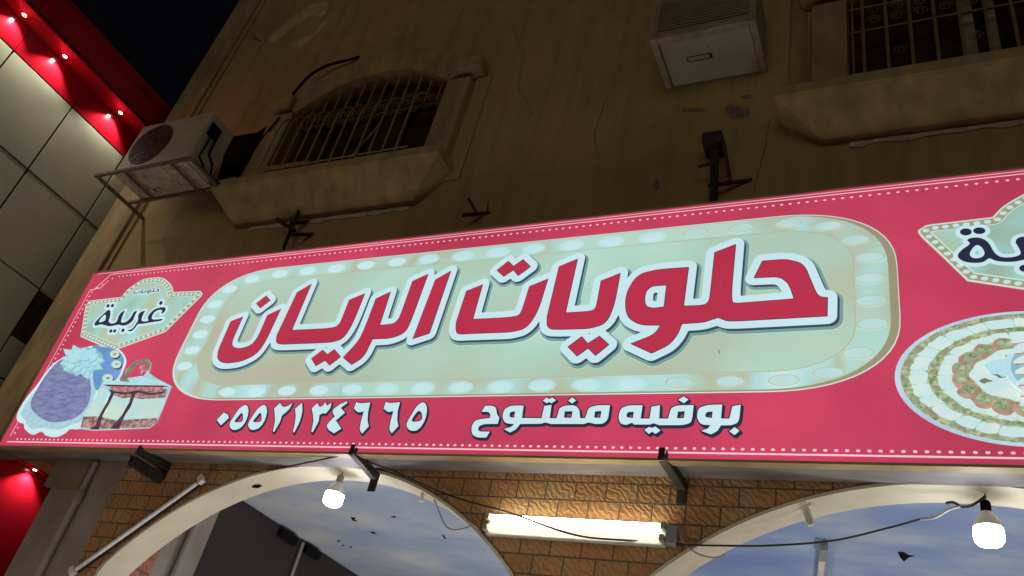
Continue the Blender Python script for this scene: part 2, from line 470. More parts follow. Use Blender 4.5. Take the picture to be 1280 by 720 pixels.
# brick arcade with two arches
outer = [(-5.015, -H), (spans[0][0], -H)] + arch_pts(CX[0], *spans[0], CR) + [(spans[0][1], -H), (spans[1][0], -H)] \
    + arch_pts(CX[1], *spans[1], CR) + [(spans[1][1], -H), (RX, -H), (RX, ZJ - 0.003), (-5.015, ZJ - 0.003)]
MB().prism([(outer, [])], YW, YW + TW).build('brick_arcade', M['brick'], bld)
for i in range(2):
    m = MB(); a = arch_pts(CX[i], *spans[i], CR - 0.004, 40)
    a = [(spans[i][0] + 0.004, -H)] + a + [(spans[i][1] - 0.004, -H)]
    b = arch_pts(CX[i], *spans[i], CR - 0.020, 40)
    b = [(spans[i][0] + 0.02, -H)] + [(min(max(x, spans[i][0] + 0.02), spans[i][1] - 0.02), z) for x, z in b] + [(spans[i][1] - 0.02, -H)]
    n = len(a); y0, y1 = YW - 0.006, YW + TW + 0.006
    vs = [(x, y0, z) for x, z in a] + [(x, y0, z) for x, z in b] + [(x, y1, z) for x, z in a] + [(x, y1, z) for x, z in b]
    fs = []
    for k in range(n - 1):
        fs += [(k, k + 1, n + k + 1, n + k), (n + k, n + k + 1, 3 * n + k + 1, 3 * n + k), (2 * n + k, 3 * n + k, 3 * n + k + 1, 2 * n + k + 1)]
    m.add(vs, fs); m.smooth = True
    m.build('arch_lining', M['intrados'], bld)
# grey end bay left of the brick
MB().box(-5.655, -5.018, YW + 0.004, YW + TW, -H, ZJ - 0.003).build('grey_end_wall', M['grey_wall'], bld)
MB().box(-5.70, -5.33, YW - 0.03, YW + 0.001, 1.475, ZJ - 0.02).build('olive_lintel', M['grey_wall2'], bld)
MB().box(-6.80, -5.66, YW + 0.02, YW + 0.24, ZJ - 0.08, ZJ - 0.004).build('overhang_soffit', M['grey_wall2'], bld)
# arcade interior
MB().box(XSIDE - 0.2, RX, YW + TW + 0.004, YW + 4.2, ZCEIL, ZCEIL + 0.02).build('mural_ceiling', M['mural'], bld, 'ceiling painted as a blue sky with white clouds')
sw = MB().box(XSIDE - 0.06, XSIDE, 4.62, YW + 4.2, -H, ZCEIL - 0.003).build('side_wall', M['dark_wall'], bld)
MB().box(XSIDE - 0.06, XSIDE + 0.004, YW + TW + 0.002, 4.24, -H, ZCEIL - 0.003).build('side_brick_pier', M['brick_red'], bld)
MB().box(XSIDE - 0.06, XSIDE + 0.002, 4.241, 4.619, -H, ZCEIL - 0.003).build('side_grey_strip', M['grey_wall'], bld)
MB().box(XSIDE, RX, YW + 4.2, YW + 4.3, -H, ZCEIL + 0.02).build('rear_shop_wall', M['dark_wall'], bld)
# ceiling birds and flaked spots of the mural
def flatZ(m, pts, z):
    m.add([(p.x, p.y, z) for p in [onZ(x, y, z) for x, y in pts]], [tuple(range(len(pts)))])
bm = MB(); zb = ZCEIL - 0.002
for poly in ([(431, 644), (440, 648), (448, 652), (441, 651), (445, 647), (438, 647)], [(462, 665), (468, 665), (471, 668), (466, 667)],
             [(552, 668), (555, 669), (558, 674), (555, 673)], [(488, 646), (494, 645), (495, 647), (490, 647)],
             [(421, 676), (425, 675), (424, 678)], [(427, 681), (431, 681), (429, 683)], [(437, 683), (440, 683), (439, 686)],
             [(1122, 690), (1129, 690), (1136, 694), (1144, 695), (1136, 697), (1130, 702), (1126, 698)],
             [(904, 688), (908, 687), (910, 690)], [(606, 604 + 60), (609, 663), (610, 666)]):
    flatZ(bm, poly, zb)
bm.build('mural_birds', M['black'], bld)
# blemishes on the plaster
def patch(name, pts, mat, y=YW, proud=0.004, label=None, rough=0.25):
    out = []
    pp = [onY(x, py, y) for x, py in pts]
    n = len(pp)
    for i in range(n):
        a, b = pp[i], pp[(i + 1) % n]
        L_ = (b - a).length
        k = max(2, int(L_ / 0.018))
        for j in range(k):
            t = j / k; q = a.lerp(b, t)
            out.append((q.x + random.uniform(-1, 1) * rough * 0.07, q.z + random.uniform(-1, 1) * rough * 0.07))
    MB().prism([(out, [])], y - proud, y + 0.003).build(name, mat, bld, label)
patch('peeled_plaster', [(334, 52), (346, 38), (362, 25), (384, 8), (402, 2), (412, 6), (404, 22), (388, 20), (372, 30), (352, 46), (340, 55)], M['peel'])
patch('peeled_plaster', [(364, 54), (372, 50), (390, 44), (402, 30), (410, 22), (408, 30), (396, 44), (384, 54), (368, 62)], M['peel'])
patch('cement_patch', [(906, 139), (914, 132), (938, 134), (936, 142), (928, 148), (912, 148)], M['cement'])
patch('flaked_paint', [(852, 137), (866, 136), (884, 138), (882, 140), (856, 140)], M['cement'], rough=0.12)
patch('flaked_paint', [(925, 121), (938, 119), (940, 123), (930, 125)], M['cement'], rough=0.12)
patch('flaked_paint', [(816, 232), (822, 224), (826, 234), (820, 240)], M['cement'], rough=0.12)
MB().bar(onY(312, 36, YW - 0.10), onY(331, 54, YW + 0.02), 0.035, 0.035).build('spout', M['trim'], bld)
def crack(pts, w=0.004):
    q = [onY(x, y, YW) for x, y in pts]; top, bot = [], []
    for i in range(len(q) - 1):
        for k in range(7):
            p = q[i].lerp(q[i + 1], k / 7); jx = random.uniform(-.008, .008); ww = w * random.uniform(.35, 1.1)
            top.append((p.x + jx - ww, p.z)); bot.append((p.x + jx + ww, p.z))
    MB().prism([(top + bot[::-1], [])], YW - 0.0022, YW + 0.002).build('crack', M['dark_wall'], bld)
crack([(962, 150), (956, 186), (948, 215), (940, 246)], 0.003)
crack([(640, 30), (655, 70), (648, 110), (668, 150)], 0.0016)
crack([(760, 120), (742, 170), (750, 205)], 0.0016)
# flat black sheet darkening the plaster beside the condenser
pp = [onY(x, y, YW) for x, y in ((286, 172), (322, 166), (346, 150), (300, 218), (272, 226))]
MB().prism([([(p.x, p.z) for p in pp], [])], YW - 0.006, YW + 0.003).build('dark_patch', M['black'], bld, 'black patch on plaster beside the condenser')

# ------------------------------------------------------------------ windows with surround, hopper sill and grille
def surround(w):
    x0, x1, zs, zp, rise = w
    cx = (x0 + x1) / 2
    f = MB().box(x0 + 0.002, x1 - 0.002, YW + 0.085, YW + 0.125, zs, zp + rise + 0.02).build('window', M['glass'], bld)
    # moulded band round the opening
    inner = win_loop(w)[2:]
    out = []
    hw = (x1 - x0) / 2 + 0.20; rr = 0.42; rad = (hw * hw + rr * rr) / (2 * rr); cz = zp + 0.16 + rr - rad + 0.02
    a = math.asin(hw / rad)
    for i in range(21):
        t = a - 2 * a * i / 20
        out.append((cx + rad * math.sin(t), cz + rad * math.cos(t)))
    hood = out + list(reversed(inner))
    MB().prism([(hood, [])], YW - 0.085, YW + 0.002).build('hood_moulding', M['trim'], f)
    for s, xe in ((-1, x0), (1, x1)):
        MB().box(xe + s * 0.002, xe + s * 0.22, YW - 0.105, YW + 0.002, 4.162, zp - 0.002).build('jamb_pilaster', M['trim'], f, bevel=0.012)
        MB().box(xe + s * 0.06, xe + s * 0.30, YW - 0.14, YW + 0.002, zp + 0.06, zp + 0.21).build('capital', M['trim'], f, bevel=0.02)
        MB().box(xe + s * 0.223, xe + s * 0.36, YW - 0.022, YW + 0.002, 4.0, zp + 0.05).build('outer_band', M['wall'], f)
    # sill slab and hopper-shaped apron
    xa, xb = (x0 - 0.36, x1 + 0.28) if w is WIN[0] else (x0 - 0.41, x1 + 0.35)
    yf = 3.569
    MB().box(xa, xb, yf, YW - 0.001, 4.062, 4.158).build('sill', M['trim'], f, bevel=0.012)
    zt, zb = 4.060, 3.80 if w is WIN[0] else 3.845
    xl, xr = xa + 0.25, xb - 0.24
    vs = [(xa + 0.012, yf + 0.015, zt), (xb - 0.012, yf + 0.015, zt), (xb - 0.012, YW - 0.001, zt), (xa + 0.012, YW - 0.001, zt),
          (xl, YW - 0.055, zb), (xr, YW - 0.055, zb), (xr, YW - 0.001, zb), (xl, YW - 0.001, zb)]
    MB().add(vs, [(0, 1, 2, 3)[::-1], (0, 4, 5, 1), (1, 5, 6, 2), (2, 6, 7, 3), (3, 7, 4, 0), (4, 7, 6, 5)]).build('sill_apron', M['trim'], f)
    n = 26; up_, lo_ = [], []
    for i in range(n + 1):
        x = xl + 0.15 + (xr - xl - 0.2) * i / n
        up_.append((x, zb - 0.004 + random.uniform(-0.006, 0.004))); lo_.append((x, zb - 0.045 + random.uniform(-0.014, 0.014)))
    MB().prism([(lo_ + up_[::-1], [])], YW - 0.008, YW - 0.001).build('lime_streak', M['lime'], f)
    return f
def spiral(m, c, r, s, y, rad=0.006):
    pts = []
    for i in range(22):
        a = i / 21 * 3.3 * math.pi
        q = r * (1 - 0.75 * i / 21)
        pts.append((c[0] + s * q * math.cos(a), y, c[1] + q * math.sin(a)))
    m.tube(pts, rad, 5)
w1 = surround(WIN[0])
gm = MB()
zr = 4.95
xs_ = [-4.83 + 0.1235 * i for i in range(12)]
for x in xs_:
    pts = [(x, 3.56, 4.155)]
    for i in range(11):
        t = i / 10 * math.pi / 2
        pts.append((x, 3.555 + 0.265 * (1 - math.cos(t)), 4.66 + (zr - 4.66) * math.sin(t)))
    gm.tube(pts, 0.0085, 6)
def headz(w, x):
    x0, x1, zs, zp, rise = w
    hw = (x1 - x0) / 2; cx = (x0 + x1) / 2; rad = (hw * hw + rise * rise) / (2 * rise)
    return zp + rise - rad + math.sqrt(max(0, rad * rad - (x - cx) ** 2))
for x in xs_:
    gm.tube([(x, YW - 0.015, zr), (x, YW - 0.015, headz(WIN[0], x) + 0.01)], 0.0085, 6)
for z, y in ((zr, YW + 0.0), (4.17, 3.56)):
    gm.bar((-4.955, y, z), (-3.365, y, z), 0.008, 0.010)
for k, x in enumerate(xs_):
    spiral(gm, (x + 0.06, zr + 0.06), 0.042, 1 if k % 2 else -1, YW - 0.015, 0.0035); spiral(gm, (x + 0.06, zr - 0.07), 0.042, -1 if k % 2 else 1, YW - 0.03, 0.0035)
gm.bar((-4.955, 3.556, 4.19), (-4.3, 3.556, 4.175), 0.012, 0.03)
gm.tube([(-3.90, 3.575, 4.16), (-3.77, 3.60, 4.52)], 0.009, 6)
gm.build('grille', M['iron'], w1)
fm = MB()
for x in (-4.56, -4.16, -3.76): fm.box(x - 0.022, x + 0.022, YW + 0.050, YW + 0.084, 4.11, headz(WIN[0], x) - 0.0)
fm.box(-4.96, -3.36, YW + 0.045, YW + 0.083, 4.98, 5.03)
fm.build('frame', M['rust'], w1)
w2 = surround(WIN[1])
gm = MB()
x = -0.20; k = 0
while x < 1.3:
    gm.tube([(x, YW - 0.03, 4.155), (x, YW - 0.03, headz(WIN[1], x))], 0.012 if k % 4 else 0.012, 6)
    spiral(gm, (x + 0.07, 4.90), 0.045, 1 if k % 2 else -1, YW - 0.03, 0.0035)
    spiral(gm, (x + 0.07, 5.00), 0.045, -1 if k % 2 else 1, YW - 0.03, 0.0035)
    if k % 3 == 1: spiral(gm, (x + 0.07, 4.56), 0.045, 1, YW - 0.03, 0.0025)
    x += 0.138; k += 1
gm.bar((-0.285, YW - 0.03, 4.80), (1.31, YW - 0.03, 4.80), 0.012, 0.016)
gm.bar((-0.285, YW - 0.03, 5.04), (1.31, YW - 0.03, 5.04), 0.012, 0.016)
gm.bar((-0.262, YW - 0.03, 4.155), (-0.262, YW - 0.03, 5.1), 0.03, 0.012)
gm.build('grille', M['iron'], w2)
fm = MB()
for x in (0.40, 0.52, 0.95): fm.box(x - 0.03, x + 0.03, YW + 0.050, YW + 0.084, 4.11, headz(WIN[1], x))
fm.build('frame', M['ac_frame'], w2)
# rounded pilaster left of the right window
pm = MB().lathe((-0.60, YW + 0.02, 0), [(0.07, 4.16), (0.07, 5.6), (0.0, 5.6)], 20)
pm.build('rounded_pilaster', M['trim'], w2)

# ------------------------------------------------------------------ neighbouring building with beige cladding
nb = thing('clad_building', 'neighbouring building clad in beige panels with a lit glossy red cornice', 'building', (XL, 2.5, -H))
Y0, Y1 = -1.2, 7.0
ZB = 5.008; ZS = 5.30
MB().box(XL - 4, XL - 0.03, Y0, Y1, -H, 5.6).build('core_wall', M['joint'], nb)
ys = [-1.06 + 0.693 * i for i in range(13)]
zs_ = [1.98, 2.48, 3.335, 4.185, ZB]
cm = MB(); G = 0.009
for i in range(len(ys) - 1):
    for j in range(len(zs_) - 1):
        ya, yb, za, zb = ys[i], ys[i + 1], zs_[j], zs_[j + 1]
        if abs(ya - 3.79) < 0.05 and abs(za - 2.48) < 0.01:
            cm.box(XL - 0.028, XL, ya + G, yb - G, za + G, 2.835); cm.box(XL - 0.028, XL, ya + G, yb - G, 3.37 - 0.03, zb - G)
            continue
        cm.box(XL - 0.028, XL, ya + G, yb - G, za + G, zb - G)
cm.build('cladding_panels', M['clad'], nb, bevel=0.003)
jm = MB()
jm.box(XL - 0.012, XL + 0.003, 0, 5.5, 4.185 - 0.003, 4.185 + 0.004)
jm.build('joint_strip', M['steel'], nb)
MB().box(XL - 0.026, XL - 0.006, 3.80, 4.47, 2.84, 3.335).build('dark_window', M['glass'], nb)
rm = MB()
for i in range(len(ys) - 1):
    rm.box(XL - 0.027, XL + 0.004, ys[i] + 0.003, ys[i + 1] - 0.003, ZB + 0.002, ZS - 0.002)
rm.build('red_wall_band', M['red'], nb)
XO = -6.973
MB().box(XL - 0.3, XO, Y0, Y1, ZS, ZS + 0.02).build('red_soffit', M['red'], nb)
MB().box(XO - 0.05, XO - 0.02, Y0, Y1, ZS + 0.021, 5.352).build('shadow_gap', M['joint'], nb)
fm = MB()
for i in range(len(ys) - 1):
    fm.box(XO - 0.03, XO, ys[i] + 0.004, ys[i + 1] - 0.004, 5.354, 5.60)
fm.build('fascia', M['red'], nb)
jm = MB()
for y in ys[1:-1]: jm.box(XO - 0.028, XO + 0.001, y - 0.0035, y + 0.0035, 5.354, 5.58)
jm.build('fascia_joints', M['steel'], nb)
MB().box(XO - 0.12, XO + 0.05, Y0, Y1, 5.602, 5.66).build('coping', M['red_dark'], nb)
MB().box(XL - 4, XO - 0.13, Y0, Y1, 5.60, 5.63).build('roof', M['grey_wall'], nb)
# lower red shopfront band with its own ledge
MB().box(XL - 0.027, XL + 0.002, Y0, Y1, -H, 1.93).build('red_shopfront_panel', M['red'], nb)
MB().box(XL - 0.02, XL + 0.10, Y0, Y1, 1.932, 1.975).build('red_ledge', M['red'], nb)
def downlight(x, y, z, power, first=[None], spread=70):
    if first[0] is None:
        m = MB().lathe((x, y, z - 0.001), [(0.0, 0.0), (0.019, 0.0), (0.019, 0.002)], 20)
        o = m.build('downlight', M['spot'], nb)
        r_ = MB().lathe((x, y, z), [(0.020, -0.004), (0.026, -0.004), (0.028, -0.0005), (0.020, -0.0005)], 20).build('lamp_ring', M['steel'], o)
        first[0] = (o, Vector((x, y, z)))
    else:
        o = copy_tree(first[0][0], nb)
        o.location = first[0][0].location + Vector((x, y, z)) - first[0][1]
    ld = bpy.data.lights.new('downlight_beam', 'SPOT')
    ld.energy = power; ld.spot_size = math.radians(115); ld.spot_blend = 0.6; ld.shadow_soft_size = 0.015; ld.color = (1.0, 0.93, 0.82)
    lo = bpy.data.objects.new('downlight_beam', ld); COL.objects.link(lo)
    lo.parent = nb; lo.location = Vector((x, y, z - 0.012 + H)) - nb.location
    return o
for y in (2.26, 2.74, 3.47, 1.55, 0.85): downlight(-7.112, y, ZS, 19.0)
pl = onX(40, 593, XL + 0.05)
downlight(XL + 0.055, pl.y, 1.931, 17.0)

# ------------------------------------------------------------------ the light box sign
XR_ = 1.36
ZT, ZBOT = 3.295, 1.697
sign = thing('shop_sign', 'long backlit pink light box sign with white edged crimson Arabic lettering', 'sign', (-2.42, YS, ZBOT))
SL = [(-6.168, ZBOT), (XR_, ZBOT), (XR_, ZT), (-6.262, ZT)]
cab = MB().prism([([(-6.160, ZBOT - 0.006), (XR_, ZBOT - 0.006), (XR_, ZT - 0.01), (-6.25, ZT - 0.01)], [])], YS + 0.053, YW - 0.004)
cab.build('cabinet', M['galv'], sign)
fr_o = [(-6.178, ZBOT - 0.013), (XR_ + 0.02, ZBOT - 0.013), (XR_ + 0.02, ZT + 0.014), (-6.276, ZT + 0.014)]
MB().prism([(fr_o, [SL])], YS - 0.006, YS + 0.050).build('frame', M['frame'], sign)
LY = lambda k: YS - 0.0012 * k
sheet = lambda name, shapes, k, mat, parent=None, label=None: MB().flat(shapes, LY(k)).build(name, M[mat], parent or sign, label)
face = sheet('face', [(SL, [])], 0, 'p_pink')

def SP(px, py):
    p = onY(px, py, YS); return (p.x, p.z)
def crop(ox, oy, s, pts):
    return [(ox + p[0] / s, oy + p[1] / s) + tuple(p[2:]) for p in pts]
def rnd(pts, n=6):
    """corner rounding of a polygon whose points may carry a radius fraction (0..0.5) as third value"""
    out = []; N_ = len(pts)
    for i, p in enumerate(pts):
        if len(p) < 3: out.append((p[0], p[1])); continue
        a, b = pts[i - 1], pts[(i + 1) % N_]; f = p[2]
        A = (p[0] + (a[0] - p[0]) * f, p[1] + (a[1] - p[1]) * f); B = (p[0] + (b[0] - p[0]) * f, p[1] + (b[1] - p[1]) * f)
        for k in range(n + 1):
            t = k / n
            out.append(((1 - t) ** 2 * A[0] + 2 * t * (1 - t) * p[0] + t * t * B[0], (1 - t) ** 2 * A[1] + 2 * t * (1 - t) * p[1] + t * t * B[1]))
    return out
def cat(pts, n=6):
    out = []; N_ = len(pts)
    for i in range(N_):
        p0, p1, p2, p3 = pts[i - 1], pts[i], pts[(i + 1) % N_], pts[(i + 2) % N_]
        for k in range(n):
            t = k / n
            out.append(tuple(0.5 * (2 * p1[d] + (p2[d] - p0[d]) * t + (2 * p0[d] - 5 * p1[d] + 4 * p2[d] - p3[d]) * t * t + (3 * p1[d] - p0[d] - 3 * p2[d] + p3[d]) * t ** 3) for d in (0, 1)))
    return out
def S(pts): return [SP(*p) for p in pts]
def shape(tr, outer, *holes, smooth=False):
    f = (lambda q: cat(q)) if smooth else (lambda q: rnd(q))
    return (S(f(crop(*tr, outer))), [S(f(crop(*tr, h))) for h in holes])
def ell(cx, cz, rx, rz, n=16, a0=0.0):
    c, s = math.cos(a0), math.sin(a0)
    return [(cx + rx * math.cos(2 * math.pi * i / n) * c - rz * math.sin(2 * math.pi * i / n) * s,
             cz + rx * math.cos(2 * math.pi * i / n) * s + rz * math.sin(2 * math.pi * i / n) * c) for i in range(n)]

def grow(shapes, d, h=0.006, dx=0.0, dz=0.0):
    """outline of all shapes together, pushed outwards by d: signed distance on a grid, then marching squares"""
    P_ = np.array([p for o, hs in shapes for p in o])
    lo = P_.min(0) - d - 3 * h; hi = P_.max(0) + d + 3 * h
    nx, nz = int((hi[0] - lo[0]) / h) + 1, int((hi[1] - lo[1]) / h) + 1
    gx = lo[0] + np.arange(nx) * h; gz = lo[1] + np.arange(nz) * h
    D = np.full((nx, nz), 9.0); IN = np.zeros((nx, nz), bool)
    for o, hs in shapes:
        par = np.zeros((nx, nz), bool)
        for L_ in [o] + list(hs):
            for i in range(len(L_)):
                a = L_[i]; b = L_[(i + 1) % len(L_)]
                ex, ez = b[0] - a[0], b[1] - a[1]; l2 = ex * ex + ez * ez
                if l2 < 1e-14: continue
                m_ = abs(d) + 3 * h
                i0 = max(0, int((min(a[0], b[0]) - m_ - lo[0]) / h)); i1 = min(nx, int((max(a[0], b[0]) + m_ - lo[0]) / h) + 2)
                j0 = max(0, int((min(a[1], b[1]) - m_ - lo[1]) / h)); j1 = min(nz, int((max(a[1], b[1]) + m_ - lo[1]) / h) + 2)
                X, Z = gx[i0:i1, None], gz[None, j0:j1]
                t = np.clip(((X - a[0]) * ex + (Z - a[1]) * ez) / l2, 0, 1)
                dd = np.hypot(X - a[0] - t * ex, Z - a[1] - t * ez)
                D[i0:i1, j0:j1] = np.minimum(D[i0:i1, j0:j1], dd)
                if a[1] != b[1]:
                    zz = gz; c = ((a[1] > zz) != (b[1] > zz))
                    xi = a[0] + (zz - a[1]) / (b[1] - a[1]) * ex
                    par ^= (c[None, :] & (gx[:, None] < xi[None, :]))
        IN |= par
    Fd = np.where(IN, -D, D) - d
    Fd = np.where(np.abs(Fd) < 1e-9, 1e-9, Fd)
    neg = Fd < 0
    nxt = {}
    def pt(key):
        i, j, ax = key
        a = Fd[i, j]; b = Fd[i + 1, j] if ax == 0 else Fd[i, j + 1]
        t = a / (a - b)
        return (gx[i] + (t * h if ax == 0 else 0) + dx, gz[j] + (t * h if ax == 1 else 0) + dz)
    cs = neg[:-1, :-1].astype(int) + neg[1:, :-1] * 2 + neg[1:, 1:] * 4 + neg[:-1, 1:] * 8
    T = {1: ['wb'], 2: ['bd'], 3: ['wd'], 4: ['dt'], 5: ['wt', 'db'], 6: ['bt'], 7: ['wt'], 8: ['tw'], 9: ['tb'], 10: ['bw', 'td'], 11: ['td'], 12: ['dw'], 13: ['db'], 14: ['bw']}
    for i, j in zip(*np.nonzero((cs > 0) & (cs < 15))):
        E_ = {'b': (i, j, 0), 't': (i, j + 1, 0), 'w': (i, j, 1), 'd': (i + 1, j, 1)}
        for s_ in T[cs[i, j]]:
            nxt[E_[s_[0]]] = E_[s_[1]]
    loops = []
    while nxt:
        k0, k = nxt.popitem(); L_ = [k0]
        while k != k0 and k in nxt:
            L_.append(k); k = nxt.pop(k)
        if len(L_) > 5: loops.append([pt(q) for q in L_])
    def area(L_): return 0.5 * sum(L_[i][0] * L_[(i + 1) % len(L_)][1] - L_[(i + 1) % len(L_)][0] * L_[i][1] for i in range(len(L_)))
    def inside(p, L_):
        c = False
        for i in range(len(L_)):
            a, b = L_[i], L_[(i + 1) % len(L_)]
            if (a[1] > p[1]) != (b[1] > p[1]) and p[0] < a[0] + (p[1] - a[1]) / (b[1] - a[1]) * (b[0] - a[0]): c = not c
        return c
    ar = [area(L_) for L_ in loops]
    if not loops: return []
    sg = math.copysign(1, ar[max(range(len(ar)), key=lambda i: abs(ar[i]))])
    outs = [L_ for L_, a in zip(loops, ar) if a * sg > 0]; hol = [L_ for L_, a in zip(loops, ar) if a * sg < 0]
    return [(o, [q for q in hol if inside(q[0], o)]) for o in outs]

# --- border: thin lines and rows of dots
def hline(x0, x1, z, t): return ([(x0, z - t / 2), (x1, z - t / 2), (x1, z + t / 2), (x0, z + t / 2)], [])
lines = [hline(-6.10, 1.30, 1.7290, 0.009), hline(-6.02, 1.30, 3.262, 0.006), hline(-6.20, 1.30, 3.281, 0.004)]
lines += [([(-6.105, 1.775), (-6.099, 1.775), (-6.175, 3.11), (-6.181, 3.11)], []), ([(1.296, 1.726), (1.303, 1.726), (1.303, 3.266), (1.296, 3.266)], []),
          ([(-6.181, 3.11), (-6.13, 3.11), (-6.02, 3.265), (-6.03, 3.265), (-6.136, 3.117), (-6.181, 3.117)], []),
          ([(-6.136, 3.117), (-6.06, 3.12), (-6.02, 3.18), (-6.027, 3.18), (-6.065, 3.127), (-6.132, 3.123)], [])]
sheet('border_line', lines, 1, 'p_line')
dots = []
n = 162
for i in range(n):
    x = -6.0 + i * (1.25 + 6.0) / (n - 1)
    dots.append((ell(x, 1.7515, 0.0092, 0.0068, 10), []))
    if x > -5.93: dots.append((ell(x, 3.230, 0.0085, 0.0060, 10), []))
for i in range(31):
    t = i / 30; z = 1.80 + t * (3.09 - 1.80)
    dots.append((ell(-6.068 - 0.075 * t, z, 0.0095, 0.0065, 10), [])); dots.append((ell(1.262, z, 0.0095, 0.0065, 10), []))
for q in ((-6.10, 3.13), (-6.06, 3.16), (-6.02, 3.19), (-5.98, 3.215)): dots.append((ell(*q, 0.0085, 0.006, 10), []))
sheet('border_dots', dots, 1, 'p_dotpink')

# --- cartouche
def rrect(x0, x1, z0, z1, rx, rz, n=14, e=2.0):
    out = []
    for cx, cz, a in ((x1 - rx, z1 - rz, 0), (x0 + rx, z1 - rz, 90), (x0 + rx, z0 + rz, 180), (x1 - rx, z0 + rz, 270)):
        for i in range(n + 1):
            t = math.radians(a + 90 * i / n); c, s = math.cos(t), math.sin(t)
            out.append((cx + rx * math.copysign(abs(c) ** (2 / e), c), cz + rz * math.copysign(abs(s) ** (2 / e), s)))
    return out
cart = sheet('cartouche', [(rrect(-4.775, -0.080, 2.050, 3.150, 0.62, 0.40, e=2.35), [])], 1, 'p_edge', label='pale green rounded cartouche with a printed ring of light bulbs')
sheet('cartouche_shade', [(rrect(-4.74, -0.084, 2.056, 3.143, 0.61, 0.40, e=2.35), [])], 2, 'p_rimdark', cart)
sheet('cartouche_band', [(rrect(-4.758, -0.122, 2.064, 3.140, 0.60, 0.39, e=2.35), [])], 3, 'p_band', cart)
sheet('cartouche_line', [(rrect(-4.546, -0.274, 2.159, 3.038, 0.40, 0.26, e=2.2), [])], 4, 'p_rim', cart)
sheet('cartouche_panel', [(rrect(-4.534, -0.282, 2.166, 3.032, 0.39, 0.255, e=2.2), [])], 5, 'p_panel', cart)
bulbs = []
for i in range(15):
    x = -4.137 + i * 0.2525
    if x < -0.55: bulbs += [(x, 3.086), (x, 2.110)]
for z in (2.855, 2.722, 2.590, 2.456, 2.325): bulbs.append((-4.645, z))
for z in (2.81, 2.68, 2.545, 2.41): bulbs.append((-0.205, z))
bulbs += [(-4.57, 2.985), (-4.39, 3.062), (-0.27, 2.93), (-0.40, 3.04), (-0.27, 2.25), (-0.40, 2.145)]
M['p_bulbsoft'] = printed("soft_bulb_film", lin(184, 220, 222), var=0.05)
M['p_bulbfaint'] = printed("faint_bulb_film", lin(178, 212, 208), col2=lin(190, 220, 220), nscale=6, var=0.05)
E3 = lambda sel, rx, rz: [(ell(x, z, rx, rz, 24), []) for x, z in bulbs if sel(x)]
far, mid_, near = (lambda x: x > -1.25), (lambda x: -2.9 < x <= -1.25), (lambda x: x <= -2.9)
sheet('printed_bulb_rims', E3(far, 0.074, 0.033), 6, 'p_bulbrim', cart)
sheet('printed_faint_bulbs', E3(far, 0.065, 0.0275), 7, 'p_bulbfaint', cart)
sheet('printed_bulb_glow', E3(mid_, 0.080, 0.037) + E3(near, 0.072, 0.034), 6, 'p_bulbsoft', cart)
sheet('printed_soft_bulbs', E3(mid_, 0.060, 0.026), 7, 'p_bulb', cart)
sheet('printed_bulbs', E3(near, 0.064, 0.029), 7, 'p_white', cart)

# --- main lettering (two words)
T1 = (250, 300, 4.0); T2 = (540, 300, 4.0); T3 = (760, 280, 4.0)
rayyan = [
    shape(T1, [(1258, 162), (1182, 205), (1070, 499), (1152, 472)]),
    shape(T1, [(1145, 177), (1068, 212), (1003, 395, .22), (975, 425, .3), (903, 433), (957, 266), (885, 299), (836, 430, .3), (800, 510, .4), (722, 592), (765, 628), (825, 590, .4), (868, 500), (960, 497, .35), (1032, 470, .45), (1062, 405, .4)]),
    shape(T1, [(562, 226), (491, 268), (390, 482, .10), (386, 524, .5), (430, 526), (660, 517, .2), (722, 500, .45), (768, 425, .35), (829, 274), (752, 306), (708, 418, .22), (680, 447, .4), (464, 457)]),
    shape(T1, [(564, 598), (618, 556), (641, 579), (676, 553), (708, 590), (655, 631), (632, 607), (586, 634)]),
    shape(T1, [(220, 390), (160, 412), (98, 555, .2), (92, 602, .5), (130, 622, .4), (215, 612, .4), (290, 575, .4), (335, 510, .3), (409, 351), (343, 382), (296, 490, .3), (262, 532, .45), (205, 550, .4), (164, 541, .5), (168, 505, .3)]),
    shape(T1, [(288, 322), (335, 285), (356, 308), (308, 345)])]
halawiyat = [
    shape(T2, [(257, 230), (177, 262), (126, 418, .12), (124, 478, .5), (190, 474), (400, 466, .2), (478, 448, .45), (535, 360, .4), (583, 202), (492, 239), (456, 355, .25), (435, 392, .4), (208, 403)]),
    shape(T2, [(330, 157), (385, 113), (411, 138), (459, 105), (496, 140), (436, 184), (412, 156), (364, 188)]),
    shape(T2, [(731, 102), (640, 140), (580, 390, .10), (580, 452, .5), (650, 453), (790, 449, .25), (875, 425, .45), (915, 330, .35), (944, 174), (850, 211), (826, 340, .25), (808, 363, .4), (671, 371)]),
    shape(T2, [(685, 540), (752, 490), (782, 525), (840, 488), (887, 530), (822, 583), (785, 546), (730, 586)]),
    shape(T3, [(640, 110), (537, 150), (512, 385, .18), (490, 414, .4), (380, 418), (405, 224), (260, 234, .3), (150, 258, .45), (90, 360, .45), (95, 470, .45), (165, 512, .4), (268, 512), (235, 560, .4), (120, 605), (222, 652), (310, 610, .4), (350, 560, .3), (372, 505), (480, 498, .3), (554, 474), (600, 492, .3), (660, 491), (1096, 467), (1098, 376), (1050, 372, .45), (1015, 290, .3), (980, 205, .45), (890, 184, .3), (775, 193), (734, 276), (860, 270, .35), (908, 305, .45), (934, 382), (650, 404, .06), (614, 400, .4)],
          [(297, 312), (284, 422), (232, 428, .2), (185, 420, .5), (188, 345, .45), (225, 316, .3)])]
main = rayyan + halawiyat
sheet('lettering_soft_shadow', grow(main, 0.058, dx=0.016, dz=-0.020), 8, 'p_shadow1')
sheet('lettering_shadow', grow(main, 0.046, dx=0.012, dz=-0.015), 9, 'p_shadow2')
